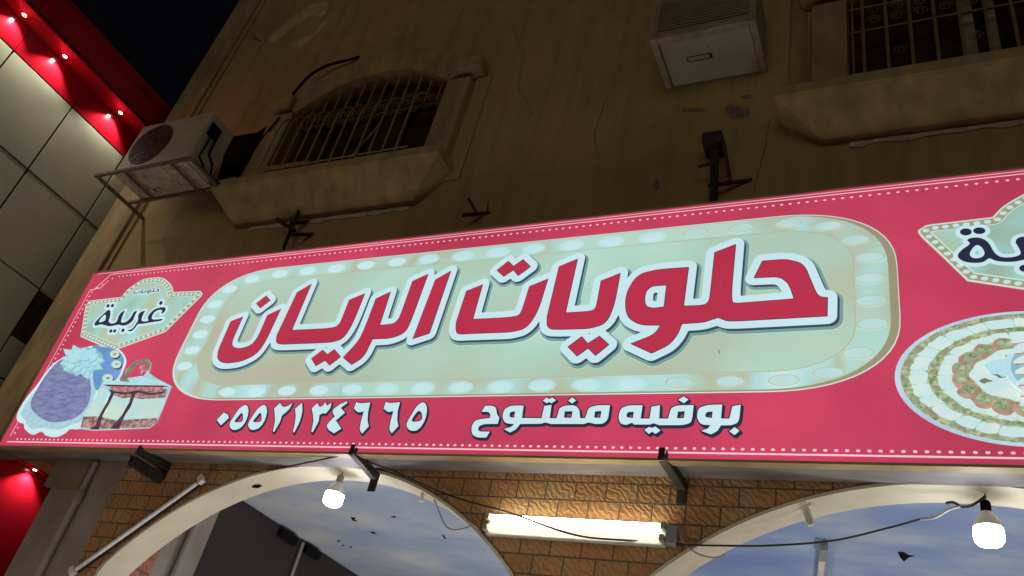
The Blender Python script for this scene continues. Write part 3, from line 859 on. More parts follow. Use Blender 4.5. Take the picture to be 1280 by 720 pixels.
sheet('lettering_outline', grow(main, 0.047), 10, 'p_white')
sheet('lettering_edge', grow(main, 0.0035, h=0.004), 11, 'p_navy')
sheet('lettering', main, 12, 'p_letter')

# --- slogan and phone number
TA = (580, 488, 6.737); TB = (750, 488, 6.737); TC = (262, 492, 8.533); TD = (390, 492, 8.533)
slogan = [
    shape(TA, [(150, 182), (180, 133), (235, 131, .3), (272, 145, .4), (280, 205, .3), (300, 232), (286, 284), (180, 285, .3), (128, 300, .45), (118, 340, .45), (150, 350), (219, 350), (190, 399), (110, 399, .4), (66, 370, .45), (66, 300, .45), (100, 250, .4), (222, 234), (224, 200, .3), (206, 183)]),
    shape(TA, [(504, 130), (400, 130, .4), (340, 160, .4), (324, 230, .4), (350, 280, .4), (425, 286), (400, 310, .4), (338, 328), (390, 357), (440, 330, .3), (475, 285), (650, 283), (685, 272), (735, 285), (1010, 285), (1050, 272), (1105, 285), (1170, 284, .3), (1214, 250, .4), (1231, 127), (1120, 128, .3), (1050, 150, .4), (1035, 200, .3), (1020, 237), (980, 237), (974, 165, .3), (940, 128, .4), (860, 129, .4), (805, 150, .4), (793, 205, .3), (780, 237), (724, 237), (739, 124), (678, 134), (655, 237), (490, 235)],
          [(433, 178), (424, 233), (385, 228, .4), (388, 185, .4)], [(850, 178), (916, 178), (908, 233), (844, 233)], [(1105, 178), (1160, 176), (1150, 233), (1098, 233)]),
    shape(TA, [(665, 88), (698, 62), (719, 76), (745, 62), (777, 85), (738, 112), (718, 99), (700, 112)]), shape(TA, [(880, 90), (914, 61), (946, 88), (910, 113)]),
    shape(TB, [(1186, 123), (1115, 137), (1100, 205, .2), (1090, 240), (1020, 240), (1030, 122), (910, 125, .4), (830, 150, .4), (815, 230, .4), (850, 290, .4), (932, 295), (910, 325, .4), (853, 342), (935, 373), (990, 345, .3), (1020, 297), (1110, 296, .3), (1172, 270, .4)], [(950, 180), (944, 235), (885, 228, .4), (895, 185, .4)]),
    shape(TB, [(1090, 348), (1135, 312), (1176, 342), (1135, 379)]),
    shape(TB, [(790, 127), (660, 128, .4), (600, 150, .4), (585, 205, .3), (575, 240), (500, 240), (506, 127), (434, 141), (420, 240), (344, 240), (360, 128), (240, 128, .4), (175, 155, .4), (155, 230, .4), (175, 285, .4), (225, 293), (270, 274), (290, 290), (420, 290), (455, 279), (500, 295), (700, 295, .3), (768, 275, .4), (780, 220)], [(286, 182), (279, 235), (222, 230, .4), (230, 185, .4)], [(658, 181), (716, 178), (708, 236), (649, 238)]),
    shape(TB, [(660, 82), (708, 54), (746, 80), (708, 111)]), shape(TB, [(375, 335), (414, 310), (436, 319), (468, 307), (511, 340), (470, 369), (441, 350), (412, 369)])]
five_o = [(380, 125), (408, 140), (417, 200), (392, 290), (340, 362), (272, 390), (228, 370), (220, 320), (268, 238), (322, 163)]
five_h = [(345, 207), (360, 245), (350, 298), (285, 308), (272, 292), (305, 250)]
six = [(450, 165), (475, 93), (520, 108, .4), (626, 97), (602, 190, .3), (595, 290, .3), (609, 352), (538, 429), (512, 390, .3), (522, 310, .3), (556, 190), (500, 207, .4)]
sh_ = lambda pts, dx, dy=0: [(p[0] + dx, p[1] + dy) + tuple(p[2:]) for p in pts]
digits = [
    shape(TC, [(80, 285), (155, 204), (200, 228), (208, 262), (125, 341)]),
    shape(TC, five_o, five_h, smooth=True), shape(TC, sh_(five_o, 198), sh_(five_h, 198), smooth=True),
    shape(TC, [(690, 165), (755, 102), (788, 148, .35), (840, 135, .3), (889, 102), (850, 175, .3), (775, 236), (757, 300, .3), (692, 412), (678, 405), (702, 300, .3), (699, 230, .3)]),
    shape(TC, [(914, 165), (990, 100), (994, 195, .3), (965, 305, .3), (905, 421), (893, 406), (915, 315, .3), (923, 240, .3)]),
    shape(TD, [(0, 160), (60, 103), (84, 146, .35), (112, 138, .3), (150, 94), (160, 134, .4), (180, 122, .3), (213, 99), (198, 160, .3), (150, 216), (120, 210, .3), (82, 232), (75, 300, .3), (10, 416), (-4, 405), (20, 300, .3), (14, 230, .3)]),
    shape(TD, [(374, 84), (382, 102), (310, 155), (355, 206), (258, 290), (316, 376), (238, 426), (180, 390, .3), (158, 350, .4), (175, 318, .3), (246, 246), (222, 205, .4), (228, 170, .3), (300, 118)]),
    shape(TD, six), shape(TD, sh_(six, 316, -3)),
    shape(TD, [(1180, 98), (1218, 120), (1228, 200), (1195, 310), (1130, 388), (1060, 397), (1018, 362), (1018, 310), (1068, 222), (1122, 138)], [(1140, 188), (1175, 218), (1170, 285), (1090, 304), (1068, 287), (1092, 240)], smooth=True)]
for nm, sh in (('slogan', slogan), ('phone_number', digits)):
    o = sheet(nm, sh, 3, 'p_white')
    sheet(nm + '_shadow', grow(sh, 0.0075, h=0.004, dx=0.008, dz=-0.010), 1, 'p_navy', o)
    sheet(nm + '_outline', grow(sh, 0.0065, h=0.004), 2, 'p_navy', o)

# --- badges
TBd = (100, 340, 6.544)
bad = S(rnd(crop(*TBd, [(75, 236, .1), (340, 206), (390, 140, .35), (520, 55, .3), (680, 40, .4), (755, 110, .4), (765, 166), (985, 155, .12), (1010, 185, .3), (840, 352), (700, 492), (270, 646), (5, 530), (45, 290)])))
rim_pts = bad
def inset(poly, d):
    g_ = grow([(poly, [])], -d, h=0.004)
    return [max(g_, key=lambda s_: len(s_[0]))]
def walk(poly, step):
    out = []; acc = 0.0
    for i in range(len(poly)):
        a = Vector(poly[i]); b = Vector(poly[(i + 1) % len(poly)]); L_ = (b - a).length
        while acc < L_:
            out.append(tuple(a.lerp(b, acc / L_))); acc += step
        acc -= L_
    return out
TE = (105, 375, 10.667)
tail = shape(TE, [(335, 140), (362, 160), (358, 230), (340, 285), (365, 318), (415, 315), (450, 285), (475, 215), (520, 165), (553, 153), (522, 230), (505, 298), (540, 308), (590, 285), (640, 228), (672, 172), (718, 152), (692, 210), (662, 280), (600, 332), (530, 350), (472, 338), (430, 345), (350, 358), (290, 345), (230, 333), (170, 350), (148, 330), (180, 280), (240, 220), (298, 168)],
             [(288, 205), (302, 228), (290, 278), (250, 298), (212, 302), (234, 255)], smooth=True)
ghr = shape(TE, [(1085, 108), (1098, 140), (1060, 187), (1040, 182), (1052, 148), (1010, 140), (950, 172), (920, 222), (918, 260), (970, 268), (1055, 260), (1030, 287), (930, 302), (800, 325), (730, 332), (690, 382), (640, 425), (592, 415), (612, 405), (655, 388), (700, 330), (732, 270), (732, 215), (762, 172), (825, 152), (800, 200), (778, 268), (800, 293), (868, 283), (858, 250), (880, 200), (940, 140), (1020, 108)], smooth=True)
def dia(cx, cy, w, h_): return shape(TE, [(cx - w, cy + h_ * .5, .3), (cx - w * .2, cy - h_, .3), (cx + w, cy - h_ * .5, .3), (cx + w * .2, cy + h_, .3)])
bdots = [dia(330, 86, 28, 26), dia(390, 82, 28, 26), dia(368, 422, 28, 26), dia(420, 420, 26, 26), dia(530, 412, 28, 28), dia(1035, 48, 30, 30)]
word = [tail, ghr] + bdots
def xf(shapes, fn): return [([fn(p) for p in o], [[fn(p) for p in q] for q in hs]) for o, hs in shapes]
allp = [p for o, hs in halawiyat for p in o]
hx0, hx1 = min(p[0] for p in allp), max(p[0] for p in allp); hz0, hz1 = min(p[1] for p in allp), max(p[1] for p in allp)
def small_word(p0, p1, zc, hh):
    return xf(halawiyat, lambda p: (p0 + (p[0] - hx0) / (hx1 - hx0) * (p1 - p0), zc + ((p[1] - hz0) / (hz1 - hz0) - 0.5) * hh))
M['p_plum'] = printed("plum_film", lin(112, 84, 112), var=0.05)
def badge(poly, wordshapes, small, label):
    b = sheet('badge', [(poly, [])], 2, 'p_edge', label=label)
    i1 = inset(poly, 0.010); sheet('badge_rim', i1, 3, 'p_badgerim', b)
    i2 = inset(poly, 0.046); sheet('badge_edge', i2, 4, 'p_edge', b)
    i3 = inset(poly, 0.052); sheet('badge_panel', i3, 5, 'p_badge', b)
    mid = inset(poly, 0.028)[0][0]
    sheet('badge_bulbs', [(ell(x, z, 0.0155, 0.0115, 12), []) for x, z in walk(mid, 0.0455)], 4.5, 'p_bulb', b)
    sheet('badge_word_outline', grow(wordshapes, 0.020, h=0.004), 6, 'p_white', b)
    sheet('badge_word', wordshapes, 7, 'p_navy', b)
    sheet('small_word_outline', grow(small, 0.006, h=0.003), 6.5, 'p_white', b)
    sheet('small_word', small, 7.5, 'p_plum', b)
sl0, sl1 = SP(166, 370)[0], SP(200, 365)[0]
badge(bad, word, small_word(sl0, sl1, SP(184, 365)[1], 0.055), 'left badge with dark script reading gharbiya')
tipL = max(p[0] for p in bad); tipR = SP(1147.5, 290)
bz = [p for p in bad if p[0] == tipL][0][1]
bad2 = [(tipR[0] + (tipL - p[0]), tipR[1] + (p[1] - bz)) for p in bad][::-1]
TF = (1180, 270, 9.0)
tail2 = shape(TF, [(262, 284), (300, 260), (380, 255), (455, 277), (512, 328), (560, 412), (620, 463), (700, 478), (800, 468), (858, 440), (850, 390), (806, 310), (825, 265), (890, 244), (940, 262), (952, 340), (970, 425), (1010, 455), (1090, 440), (1120, 380), (1090, 300), (1130, 250), (1190, 300), (1200, 420), (1130, 490), (1020, 505), (900, 506), (800, 525), (680, 528), (580, 515), (508, 490), (440, 530), (340, 540), (230, 525), (165, 485), (160, 440), (210, 385), (288, 326)],
              [(370, 340), (420, 362), (456, 425), (430, 470), (360, 488), (305, 470), (292, 430), (325, 372)], smooth=True)
o1, o2 = tail[0], tail2[0]
sc2 = (max(p[0] for p in o2) - min(p[0] for p in o2)) / (max(p[0] for p in o1) - min(p[0] for p in o1))
fx = lambda p: (max(q[0] for q in o2) + (p[0] - max(q[0] for q in o1)) * sc2 * 0.9, min(q[1] for q in o2) + (p[1] - min(q[1] for q in o1)) * sc2 * 0.9)
word2 = [tail2] + xf([ghr, bdots[5]], fx) + [shape(TF, crop(0, 0, 1, [(c + rx * math.cos(a * .4), y + ry * math.sin(a * .4)) for a in range(16)])) for c, y, rx, ry in ((246, 191, 67, 40), (397, 178, 70, 38), (905, 600, 60, 40), (1040, 600, 60, 40))]
bx0, bx1 = min(p[0] for p in bad2), max(p[0] for p in bad2)
bzc = SP(184, 365)[1] - bz + tipR[1]
badge(bad2, word2, small_word(bx0 + 0.46 * (bx1 - bx0), bx0 + 0.66 * (bx1 - bx0), bzc, 0.055), 'right badge cut by the picture edge with large dark script')

# --- printed cake picture
TK = (10, 420, 5.141)
ck = sheet('cake_picture', [(S(cat(crop(*TK, [(60, 500), (110, 410), (190, 310), (280, 190), (370, 130), (470, 85), (560, 62), (700, 80), (760, 150), (740, 230), (700, 300), (560, 480), (480, 590), (400, 600), (370, 625), (310, 650), (245, 640), (215, 615), (160, 635), (110, 600), (100, 565), (62, 545)]), 5)), [])], 1, 'p_white', label='printed lavender cake with white flower on a lace doily')
sheet('lace', [shape(TK, [(85, 500), (130, 420), (210, 320), (300, 270), (430, 240), (520, 230), (570, 330), (540, 440), (480, 545), (400, 575), (350, 600), (280, 600), (220, 590), (160, 600), (125, 570), (110, 540)], smooth=True)], 2, 'p_lace', ck)
sheet('cake_side', [shape(TK, [(545, 70), (610, 70), (700, 92), (748, 150), (728, 230), (690, 290), (620, 300), (570, 350), (545, 240), (560, 160)], smooth=True)], 3, 'p_blue', ck)
sheet('cake_top', [shape(TK, [(150, 430), (210, 310), (290, 200), (370, 150), (470, 220), (525, 270), (535, 380), (500, 470), (420, 535), (280, 555), (180, 500)], smooth=True)], 4, 'p_lav', ck)
ros = []; rosd = []
for cx, cy, r_ in ((690, 120, 30), (700, 185, 32), (645, 275, 34)):
    rosd.append(shape(TK, [(cx + 6 + r_ * math.cos(a), cy + 7 + r_ * .85 * math.sin(a)) for a in [k * .57 for k in range(11)]], smooth=True))
    ros.append(shape(TK, [(cx + r_ * math.cos(a), cy + r_ * .8 * math.sin(a)) for a in [k * .57 for k in range(11)]], smooth=True))
sheet('rosette_shadows', rosd, 5, 'p_choc', ck); sheet('rosettes', ros, 6, 'p_cream', ck)
sheet('rosette_swirls', [shape(TK, [(cx + q * math.cos(a), cy + q * .7 * math.sin(a)) for a, q in [(k * .9, 14 - (k % 2) * 7) for k in range(7)]], smooth=True) for cx, cy in ((690, 120), (700, 185), (645, 275))], 7, 'p_sponge', ck)
pet = []; pet2 = []
rs = random.Random(3)
for ring, (nr, r0, r1) in enumerate(((13, 60, 150), (11, 35, 110), (8, 10, 65))):
    for k in range(nr):
        a = 2 * math.pi * (k + 0.5 * (ring % 2)) / nr + rs.uniform(-.12, .12); rr_ = r1 * rs.uniform(.82, 1.12)
        cx, cy = 478, 165; ca, sa = math.cos(a), math.sin(a); w_ = 30 - 5 * ring
        q = [(cx + r0 * ca - w_ * sa * .4, cy + (r0 * sa + w_ * ca * .4) * .72), (cx + rr_ * .7 * ca - w_ * sa, cy + (rr_ * .7 * sa + w_ * ca) * .72), (cx + rr_ * ca, cy + rr_ * sa * .72), (cx + rr_ * .7 * ca + w_ * sa, cy + (rr_ * .7 * sa - w_ * ca) * .72), (cx + r0 * ca + w_ * sa * .4, cy + (r0 * sa - w_ * ca * .4) * .72)]
        (pet).append((shape(TK, q), ring * 26 + k)); pet2.append((shape(TK, sh_(q, 5, 7)), ring * 26 + k))
fb = sheet('flower_base', [shape(TK, [(345, 180), (400, 110), (500, 75), (600, 110), (610, 170), (560, 225), (480, 245), (390, 240)], smooth=True)], 5, 'p_petal2', ck)
m1, m2 = MB(), MB()
for (s_, i) in pet2: m2.flat([s_], LY(6 + i * 0.06))
for (s_, i) in pet: m1.flat([s_], LY(6.03 + i * 0.06))
m2.build('petal_shadows', M['p_petal2'], ck); m1.build('petals', M['p_petal'], ck)
# slice of layer cake
sl = sheet('slice_picture', [shape(TK, [(590, 330), (640, 300), (725, 290), (760, 220), (830, 160), (900, 150), (925, 180), (910, 240), (960, 275), (1055, 325), (1015, 430), (960, 560), (910, 595), (560, 610), (470, 600), (480, 530), (570, 400)])], 4, 'p_lace', label='printed slice of layered chocolate cake with a handle shaped garnish')
TKs = lambda *p: shape(TK, list(p))
sheet('slice_gap', [shape(TK, [(765, 250), (790, 205), (840, 180), (895, 168), (895, 225), (870, 262), (800, 280), (760, 275)], smooth=True)], 4.5, 'p_pink', sl)
sheet('slice_cream', [TKs((600, 335), (650, 350), (640, 480), (600, 530), (490, 520), (570, 400)), TKs((650, 360), (1020, 360), (1000, 470), (960, 530), (600, 540))], 5, 'p_cream', sl)
sheet('slice_sponge', [TKs((470, 590), (490, 520), (590, 520), (700, 545), (960, 530), (970, 555), (910, 590), (560, 602)), TKs((655, 330), (1030, 345), (1015, 400), (860, 410), (800, 395), (740, 405), (690, 385))], 6, 'p_sponge', sl)
sheet('slice_berry', [TKs((650, 318), (1010, 320), (1000, 345), (920, 358), (850, 340), (770, 355), (700, 345))], 7, 'p_berry', sl)
sheet('slice_glaze', [TKs((600, 300), (720, 285), (860, 260), (1000, 305), (1050, 322), (960, 318), (640, 315))], 7, 'p_petal', sl)
sheet('slice_chocolate', [TKs((610, 315), (1040, 325), (1020, 332), (650, 328)), TKs((650, 345), (700, 360), (770, 368), (840, 352), (920, 372), (1010, 360), (1005, 372), (920, 385), (845, 368), (825, 378), (795, 460), (760, 510), (720, 602), (665, 600), (740, 510), (785, 430), (800, 375), (745, 380), (690, 372), (665, 425), (615, 515), (590, 606), (530, 604), (570, 575), (590, 520), (640, 430), (668, 372))], 8, 'p_choc', sl)
sheet('slice_handle', [TKs((725, 295), (760, 230), (825, 165), (900, 150), (925, 182), (912, 230), (900, 225), (900, 185), (880, 172), (835, 190), (790, 240), (770, 275), (790, 300))], 8, 'p_deepgap', sl)
sheet('slice_cherry', [shape(TK, [(860, 195), (885, 190), (890, 225), (880, 262), (862, 250), (850, 215)], smooth=True)], 9, 'p_berry', sl)

# --- printed platter
pc = SP(1284, 474); prx = pc[0] - SP(1118, 465)[0]; prz = (SP(1280, 389)[1] - SP(1280, 559)[1]) / 2; pzc = (SP(1280, 389)[1] + SP(1280, 559)[1]) / 2
px_, E2 = pc[0], lambda r, n=72: ell(pc[0], pzc, prx * r, prz * r, n)
pt_ = sheet('platter_picture', [(E2(1.0), [])], 1, 'p_plate', label='printed oval platter of canapes and wraps in rings')
M['p_bed'] = printed("platter_bed_film", lin(138, 156, 136), col2=lin(176, 196, 178), nscale=22, var=0.05)
M['p_greenring'] = printed("green_wrap_film", lin(108, 136, 96), col2=lin(186, 190, 158), nscale=46, var=0.06)
sheet('platter_bed', [(E2(0.955), [])], 2, 'p_bed', pt_)
rp_ = random.Random(11)
def ringitems(r0, r1, n, jit=0.3, gap=0.02, ph=0.0):
    out = []
    ang_ = [2 * math.pi * (k + rp_.uniform(-.22, .22)) / n + ph for k in range(n)]
    for k in range(n):
        a0 = ang_[k]; a1 = (ang_[k + 1] if k < n - 1 else ang_[0] + 2 * math.pi) - gap * 2 * math.pi / n
        q = []
        for m_ in range(5):
            a_ = a0 + (a1 - a0) * m_ / 4; rr_ = r0 + rp_.uniform(0, jit) * (r1 - r0) * .4
            q.append((pc[0] + prx * rr_ * math.cos(a_), pzc + prz * rr_ * math.sin(a_)))
        for m_ in range(5):
            a_ = a1 + (a0 - a1) * m_ / 4; rr_ = r1 - rp_.uniform(0, jit) * (r1 - r0) * .4
            q.append((pc[0] + prx * rr_ * math.cos(a_), pzc + prz * rr_ * math.sin(a_)))
        out.append((rnd([(x, z, .4) for x, z in q], 3), []))
    return out
def annulus(r0, r1): return [(E2(r1), [E2(r0)[::-1]])]
sheet('greens_ring', annulus(.875, .955), 3, 'p_greenring', pt_)
wr = ringitems(.865, .945, 44, .5, .12)
sheet('wrap_ring', wr[::2], 4, 'p_wrap', pt_)
br1 = ringitems(.725, .895, 27, .5, .03)
sheet('bread_ring', br1[::2], 5, 'p_bread', pt_); sheet('pale_bread_ring', br1[1::2], 5, 'p_bread2', pt_)
sheet('inner_greens_ring', annulus(.655, .735), 6, 'p_greenring', pt_)
sheet('inner_wrap_ring', ringitems(.665, .73, 30, .6, .25)[::2], 7, 'p_wrap', pt_)
br2 = ringitems(.53, .675, 22, .5, .03)
sheet('inner_bread_ring', br2[::2], 8, 'p_bread', pt_); sheet('inner_pale_bread_ring', br2[1::2], 8, 'p_bread2', pt_)
hm = []; hg = []; hw_ = []
for k in range(18):
    a = 2 * math.pi * k / 18 + .1; cx, cz = pc[0] + prx * .475 * math.cos(a), pzc + prz * .475 * math.sin(a)
    hm.append((cat([(cx + .048 * rp_.uniform(.85, 1.15) * math.cos(b * .7), cz - .006 + .041 * rp_.uniform(.85, 1.15) * math.sin(b * .7)) for b in range(9)], 3), []))
    hw_.append((cat([(cx + .038 * rp_.uniform(.85, 1.1) * math.cos(b * .7), cz + .003 + .030 * rp_.uniform(.85, 1.1) * math.sin(b * .7)) for b in range(9)], 3), []))
    hg.append((cat([(cx + .029 * rp_.uniform(.5, 1.2) * math.cos(b * .7), cz + .004 + .022 * rp_.uniform(.5, 1.2) * math.sin(b * .7)) for b in range(9)], 3), []))
sheet('ham_rolls', hm, 9, 'p_ham', pt_); sheet('roll_bread', hw_, 9.5, 'p_wrap', pt_); sheet('roll_filling', hg, 10, 'p_greenring', pt_)
sheet('platter_centre', [(cat([(pc[0] + prx * .405 * rp_.uniform(.9, 1.06) * math.cos(k * .262), pzc + prz * .405 * rp_.uniform(.9, 1.06) * math.sin(k * .262)) for k in range(24)], 3), [])], 10.5, 'p_bread', pt_)
wd = []
for k in range(20):
    a = rp_.uniform(0, 6.28); r_ = rp_.uniform(.10, .34); cx, cz = pc[0] + prx * r_ * math.cos(a), pzc + prz * r_ * math.sin(a); t0 = rp_.uniform(0, 6)
    wd.append((rnd([(cx + .06 * math.cos(t0 + q) * rp_.uniform(.7, 1.2), cz + .045 * math.sin(t0 + q) * rp_.uniform(.7, 1.2), .2) for q in (0, 1.9, 3.3, 4.8)]), []))
ct = []
for k in range(34):
    a = rp_.uniform(0, 6.28); r_ = rp_.uniform(.06, .33); cx, cz = pc[0] + prx * r_ * math.cos(a), pzc + prz * r_ * math.sin(a)
    ct.append((cat([(cx + .022 * rp_.uniform(.3, 1.5) * math.cos(b), cz + .014 * rp_.uniform(.3, 1.5) * math.sin(b)) for b in (0, .9, 1.8, 2.7, 3.6, 4.5, 5.4)], 3), []))
sheet('centre_greens', ct[::2], 11, 'p_green', pt_); sheet('centre_shadows', ct[1::2], 11.2, 'p_deepgap', pt_)
m_ = MB()
for k, w_ in enumerate(wd[:11]): m_.flat([w_], LY(11.5 + .05 * k))
m_.build('white_wedges', M['p_petal'], pt_)
bc = (SP(1332, 468)); brx = bc[0] - SP(1257, 470)[0]
sheet('bowl', [(ell(bc[0], pzc + .03, brx, brx * .80, 40), [])], 13, 'p_plate', pt_)
sheet('bowl_inside', [(ell(bc[0], pzc + .03, brx * .9, brx * .70, 40), [])], 14, 'p_petal2', pt_)
sw_ = []; swg = []
for k in range(7):
    for j in range(2):
        cx, cz = bc[0] - brx * .62 + j * brx * .75, pzc + .19 - k * .052
        sw_.append((ell(cx + .03, cz, .085, .020, 14, .35), [])); swg.append((ell(cx + .03, cz - .014, .080, .010, 14, .35), []))
sheet('bowl_fillings', swg, 15, 'p_ham', pt_); sheet('bowl_sandwiches', sw_, 15.5, 'p_bread', pt_)

scf = []
for x, y, dx_, dy_ in ((902, 352, -3, 10), (667, 497, -2, 6), (662, 500, -2, 5), (655, 518, 1, 3), (899, 440, 2, 4), (690, 548, 1, 2), (1120, 306, 1, 1), (728, 378, -2, 5), (410, 436, 1, 1), (738, 419, 1, 1), (300, 545, 2, 1)):
    scf.append((S([(x - .5, y), (x + .6, y - .3), (x + dx_ + .5, y + dy_), (x + dx_ - .4, y + dy_ + .5)]), []))
sheet('scuff_marks', scf, 17, 'p_plum')

# ------------------------------------------------------------------ steel brackets holding the sign
tag(MB().angle_iron(onY(354, 311, 3.72), onY(374, 263, 3.72), 0.035, 0.006).bar(onY(346, 274, 3.70), onY(368, 288, 3.73), 0.03, 0.03)
    .bar(onY(362, 279, 3.72), onY(389, 277, YW + 0.01), 0.03, 0.02).bar(onY(364, 293, 3.70), onY(392, 293, YW + 0.01), 0.03, 0.02)
    .build('sign_bracket', M['rust'], bevel=0.002), 'dark crossed steel bracket above the sign below the arched window', 'bracket', 'steel brackets above the sign')
tag(MB().bar(onY(586, 249, 3.72), onY(597, 268, 3.72), 0.03, 0.02).bar(onY(578, 269, 3.72), onY(613, 266, YW + 0.01), 0.022, 0.02).bar(onY(610, 252, YW - 0.01), onY(609, 266, YW - 0.01), 0.006, 0.006)
    .build('sign_bracket', M['rust'], bevel=0.002), 'short broken steel bracket with thin wire above the middle of the sign', 'bracket', 'steel brackets above the sign')
tag(MB().angle_iron(onY(895, 251, 3.70), onY(897, 176, 3.70), 0.055, 0.008).box(onY(878, 0, 1).x * 0 + onY(879, 176, 3.70).x, onY(903, 176, 3.70).x, 3.66, YW + 0.002, onY(890, 181, 3.70).z, onY(890, 170, 3.70).z)
    .bar(onY(905, 182, 3.71), onY(913, 228, 3.75), 0.035, 0.02).bar(onY(873, 208, 3.72), onY(893, 204, 3.68), 0.015, 0.015).bar(onY(885, 232, 3.72), onY(940, 225, YW + 0.005), 0.02, 0.02)
    .build('sign_bracket', M['rust'], bevel=0.002), 'tall dark steel bracket post with a top plate, below the grey window box', 'bracket', 'steel brackets above the sign')
tag(MB().box(onY(308, 312, 3.70).x, onY(316, 312, 3.70).x, 3.66, YW, ZT + 0.004, ZT + 0.05).build('sign_bracket', M['rust'], bevel=0.002), 'smallest stub of steel at the left of the sign top edge', 'bracket', 'steel brackets above the sign')
def lower_bracket(fx_, fy_, bx_, by_, label, extra=None):
    f_ = onY(fx_, fy_, YS - 0.02); b_ = onY(bx_, by_, YW - 0.005)
    m = MB().angle_iron(f_, b_, 0.045, 0.006)
    m.box(f_.x - 0.016, f_.x + 0.016, YS - 0.018, YS - 0.0145, f_.z - 0.01, f_.z + 0.055)
    m.bar(b_ + Vector((0, 0, 0.04)), b_ + Vector((0, 0, -0.07)), 0.05, 0.012, up=(0, 1, 0))
    if extra: extra(m)
    return tag(m.build('support_strut', M['rust'], bevel=0.002), label, 'bracket', 'steel struts below the sign')
lower_bracket(171, 566, 207, 588, 'double dark steel strut under the left end of the sign by the unlit tube',
              lambda m: (m.angle_iron(onY(162, 580, YS + 0.03), onY(199, 604, YW - 0.005), 0.06, 0.006), m.bar(onY(166, 570, YS + 0.02), onY(162, 582, YS + 0.03), 0.03, 0.01), m.bar(onY(205, 588, YW - 0.01), onY(203, 600, YW - 0.01), 0.03, 0.01)))
lower_bracket(438, 566, 468, 600, 'dark steel strut under the sign just right of the hanging lamp in the left arch')
lower_bracket(826, 572, 853, 613, 'dark steel strut under the sign above the right end of the lit tube')

# ------------------------------------------------------------------ condenser on a wall frame (left)
zb = 4.076
br_ = MB()
x0, x1, yf = -6.385, -5.22, 3.235
br_.angle_iron((x0, yf, zb), (x1, yf, zb), 0.026, 0.005)
br_.angle_iron((x0 + 0.0175, yf + 0.02, zb), (x0 + 0.0175, YW, zb), 0.026, 0.005); br_.angle_iron((x1 - 0.0175, yf + 0.02, zb), (x1 - 0.0175, YW, zb), 0.026, 0.005)
br_.angle_iron((x0 + 0.04, 3.60, zb), (x1 - 0.04, 3.60, zb), 0.026, 0.005)
for x in (-6.02, -5.47): br_.bar((x, yf + 0.02, zb + 0.004), (x, 3.58, zb + 0.004), 0.028, 0.012)
tag(br_.build('wall_shelf_frame', M['rust_light']), 'weathered steel frame on the plaster wall carrying the condenser', 'wall frame')
cd = thing('air_conditioner', 'aged beige outdoor condenser with a round fan, on the left steel frame', 'air conditioner', (-5.78, 3.39, zb + 0.02))
cx0, cx1, cy0, cy1, cz0, cz1 = -6.20, -5.335, 3.262, 3.555, zb + 0.045, 4.69
MB().box(cx0, cx1, cy0, cy1, cz0, cz1).build('body', M['ac_white'], cd, bevel=0.018, seg=3)
um = MB().box(cx0 + 0.01, cx1 - 0.01, cy0 + 0.01, cy1 + 0.03, cz0 - 0.018, cz0 - 0.002)
rr2 = random.Random(5)
for k in range(16):
    x = rr2.uniform(cx0 + .05, cx1 - .1); y = rr2.uniform(cy0 + .03, cy1 - .05)
    um.box(x, x + rr2.uniform(.02, .11), y, y + rr2.uniform(.015, .05), cz0 - 0.024, cz0 - 0.0185)
um.build('base_tray', M['ac_under'], cd)
for x in (-6.02, -5.47): MB().box(x - 0.03, x + 0.03, cy0 - 0.0, cy1 + 0.02, zb + 0.011, cz0 - 0.0245).build('foot', M['ac_frame'], cd)
fxc, fzc, fr_ = -5.925, (cz0 + cz1) / 2 + 0.0, 0.235
fo = MB().prism([(ell(fxc, fzc, fr_, fr_, 40), [])], cy0 - 0.004, cy0 + 0.004).build('fan_opening', M['fan'], cd)
gm = MB()
for q in (0.05, 0.085, 0.12, 0.155, 0.19, 0.215):
    gm.tube([(fxc + q * math.cos(2 * math.pi * i / 40), cy0 - 0.012, fzc + q * math.sin(2 * math.pi * i / 40)) for i in range(41)], 0.003, 5, False)
for k in range(12):
    a = math.pi * k / 6
    gm.tube([(fxc + .03 * math.cos(a), cy0 - .012, fzc + .03 * math.sin(a)), (fxc + .217 * math.cos(a), cy0 - .010, fzc + .217 * math.sin(a))], 0.003, 5)
gm.build('fan_guard', M['rust'], cd)
MB().box(cx1 - 0.004, cx1 + 0.006, 3.30, 3.42, 4.46, 4.60).build('valve_recess', M['black'], cd)
MB().box(cx1 + 0.0005, cx1 + 0.002, 3.33, 3.42, 4.33, 4.41).build('plate_label', M['ac_grey'], cd)
MB().box(cx0 + 0.52, cx1 - 0.03, cy0 - 0.0015, cy0 + 0.004, cz1 - 0.075, cz1 - 0.055).build('trim_strip', M['ac_grey'], cd)
hose = MB().tube([(cx1 + 0.012, 3.37, 4.53), (cx1 + 0.05, 3.38, 4.43), (cx1 + 0.03, 3.40, 4.30), (cx1 + 0.07, 3.45, 4.22), (cx1 + 0.02, 3.52, 4.15), (cx1 + 0.10, 3.7, 4.14), (cx1 + 0.2, YW, 4.2)], 0.010, 6)
hose.tube([(cx1 + 0.012, 3.34, 4.50), (cx1 + 0.04, 3.33, 4.36), (cx1 + 0.02, 3.34, 4.22), (cx1 + 0.06, 3.42, 4.13), (cx1 + 0.12, 3.6, 4.10), (cx1 + 0.05, YW, 4.12)], 0.009, 6)
hose.build('refrigerant_hose', M['black'], cd)

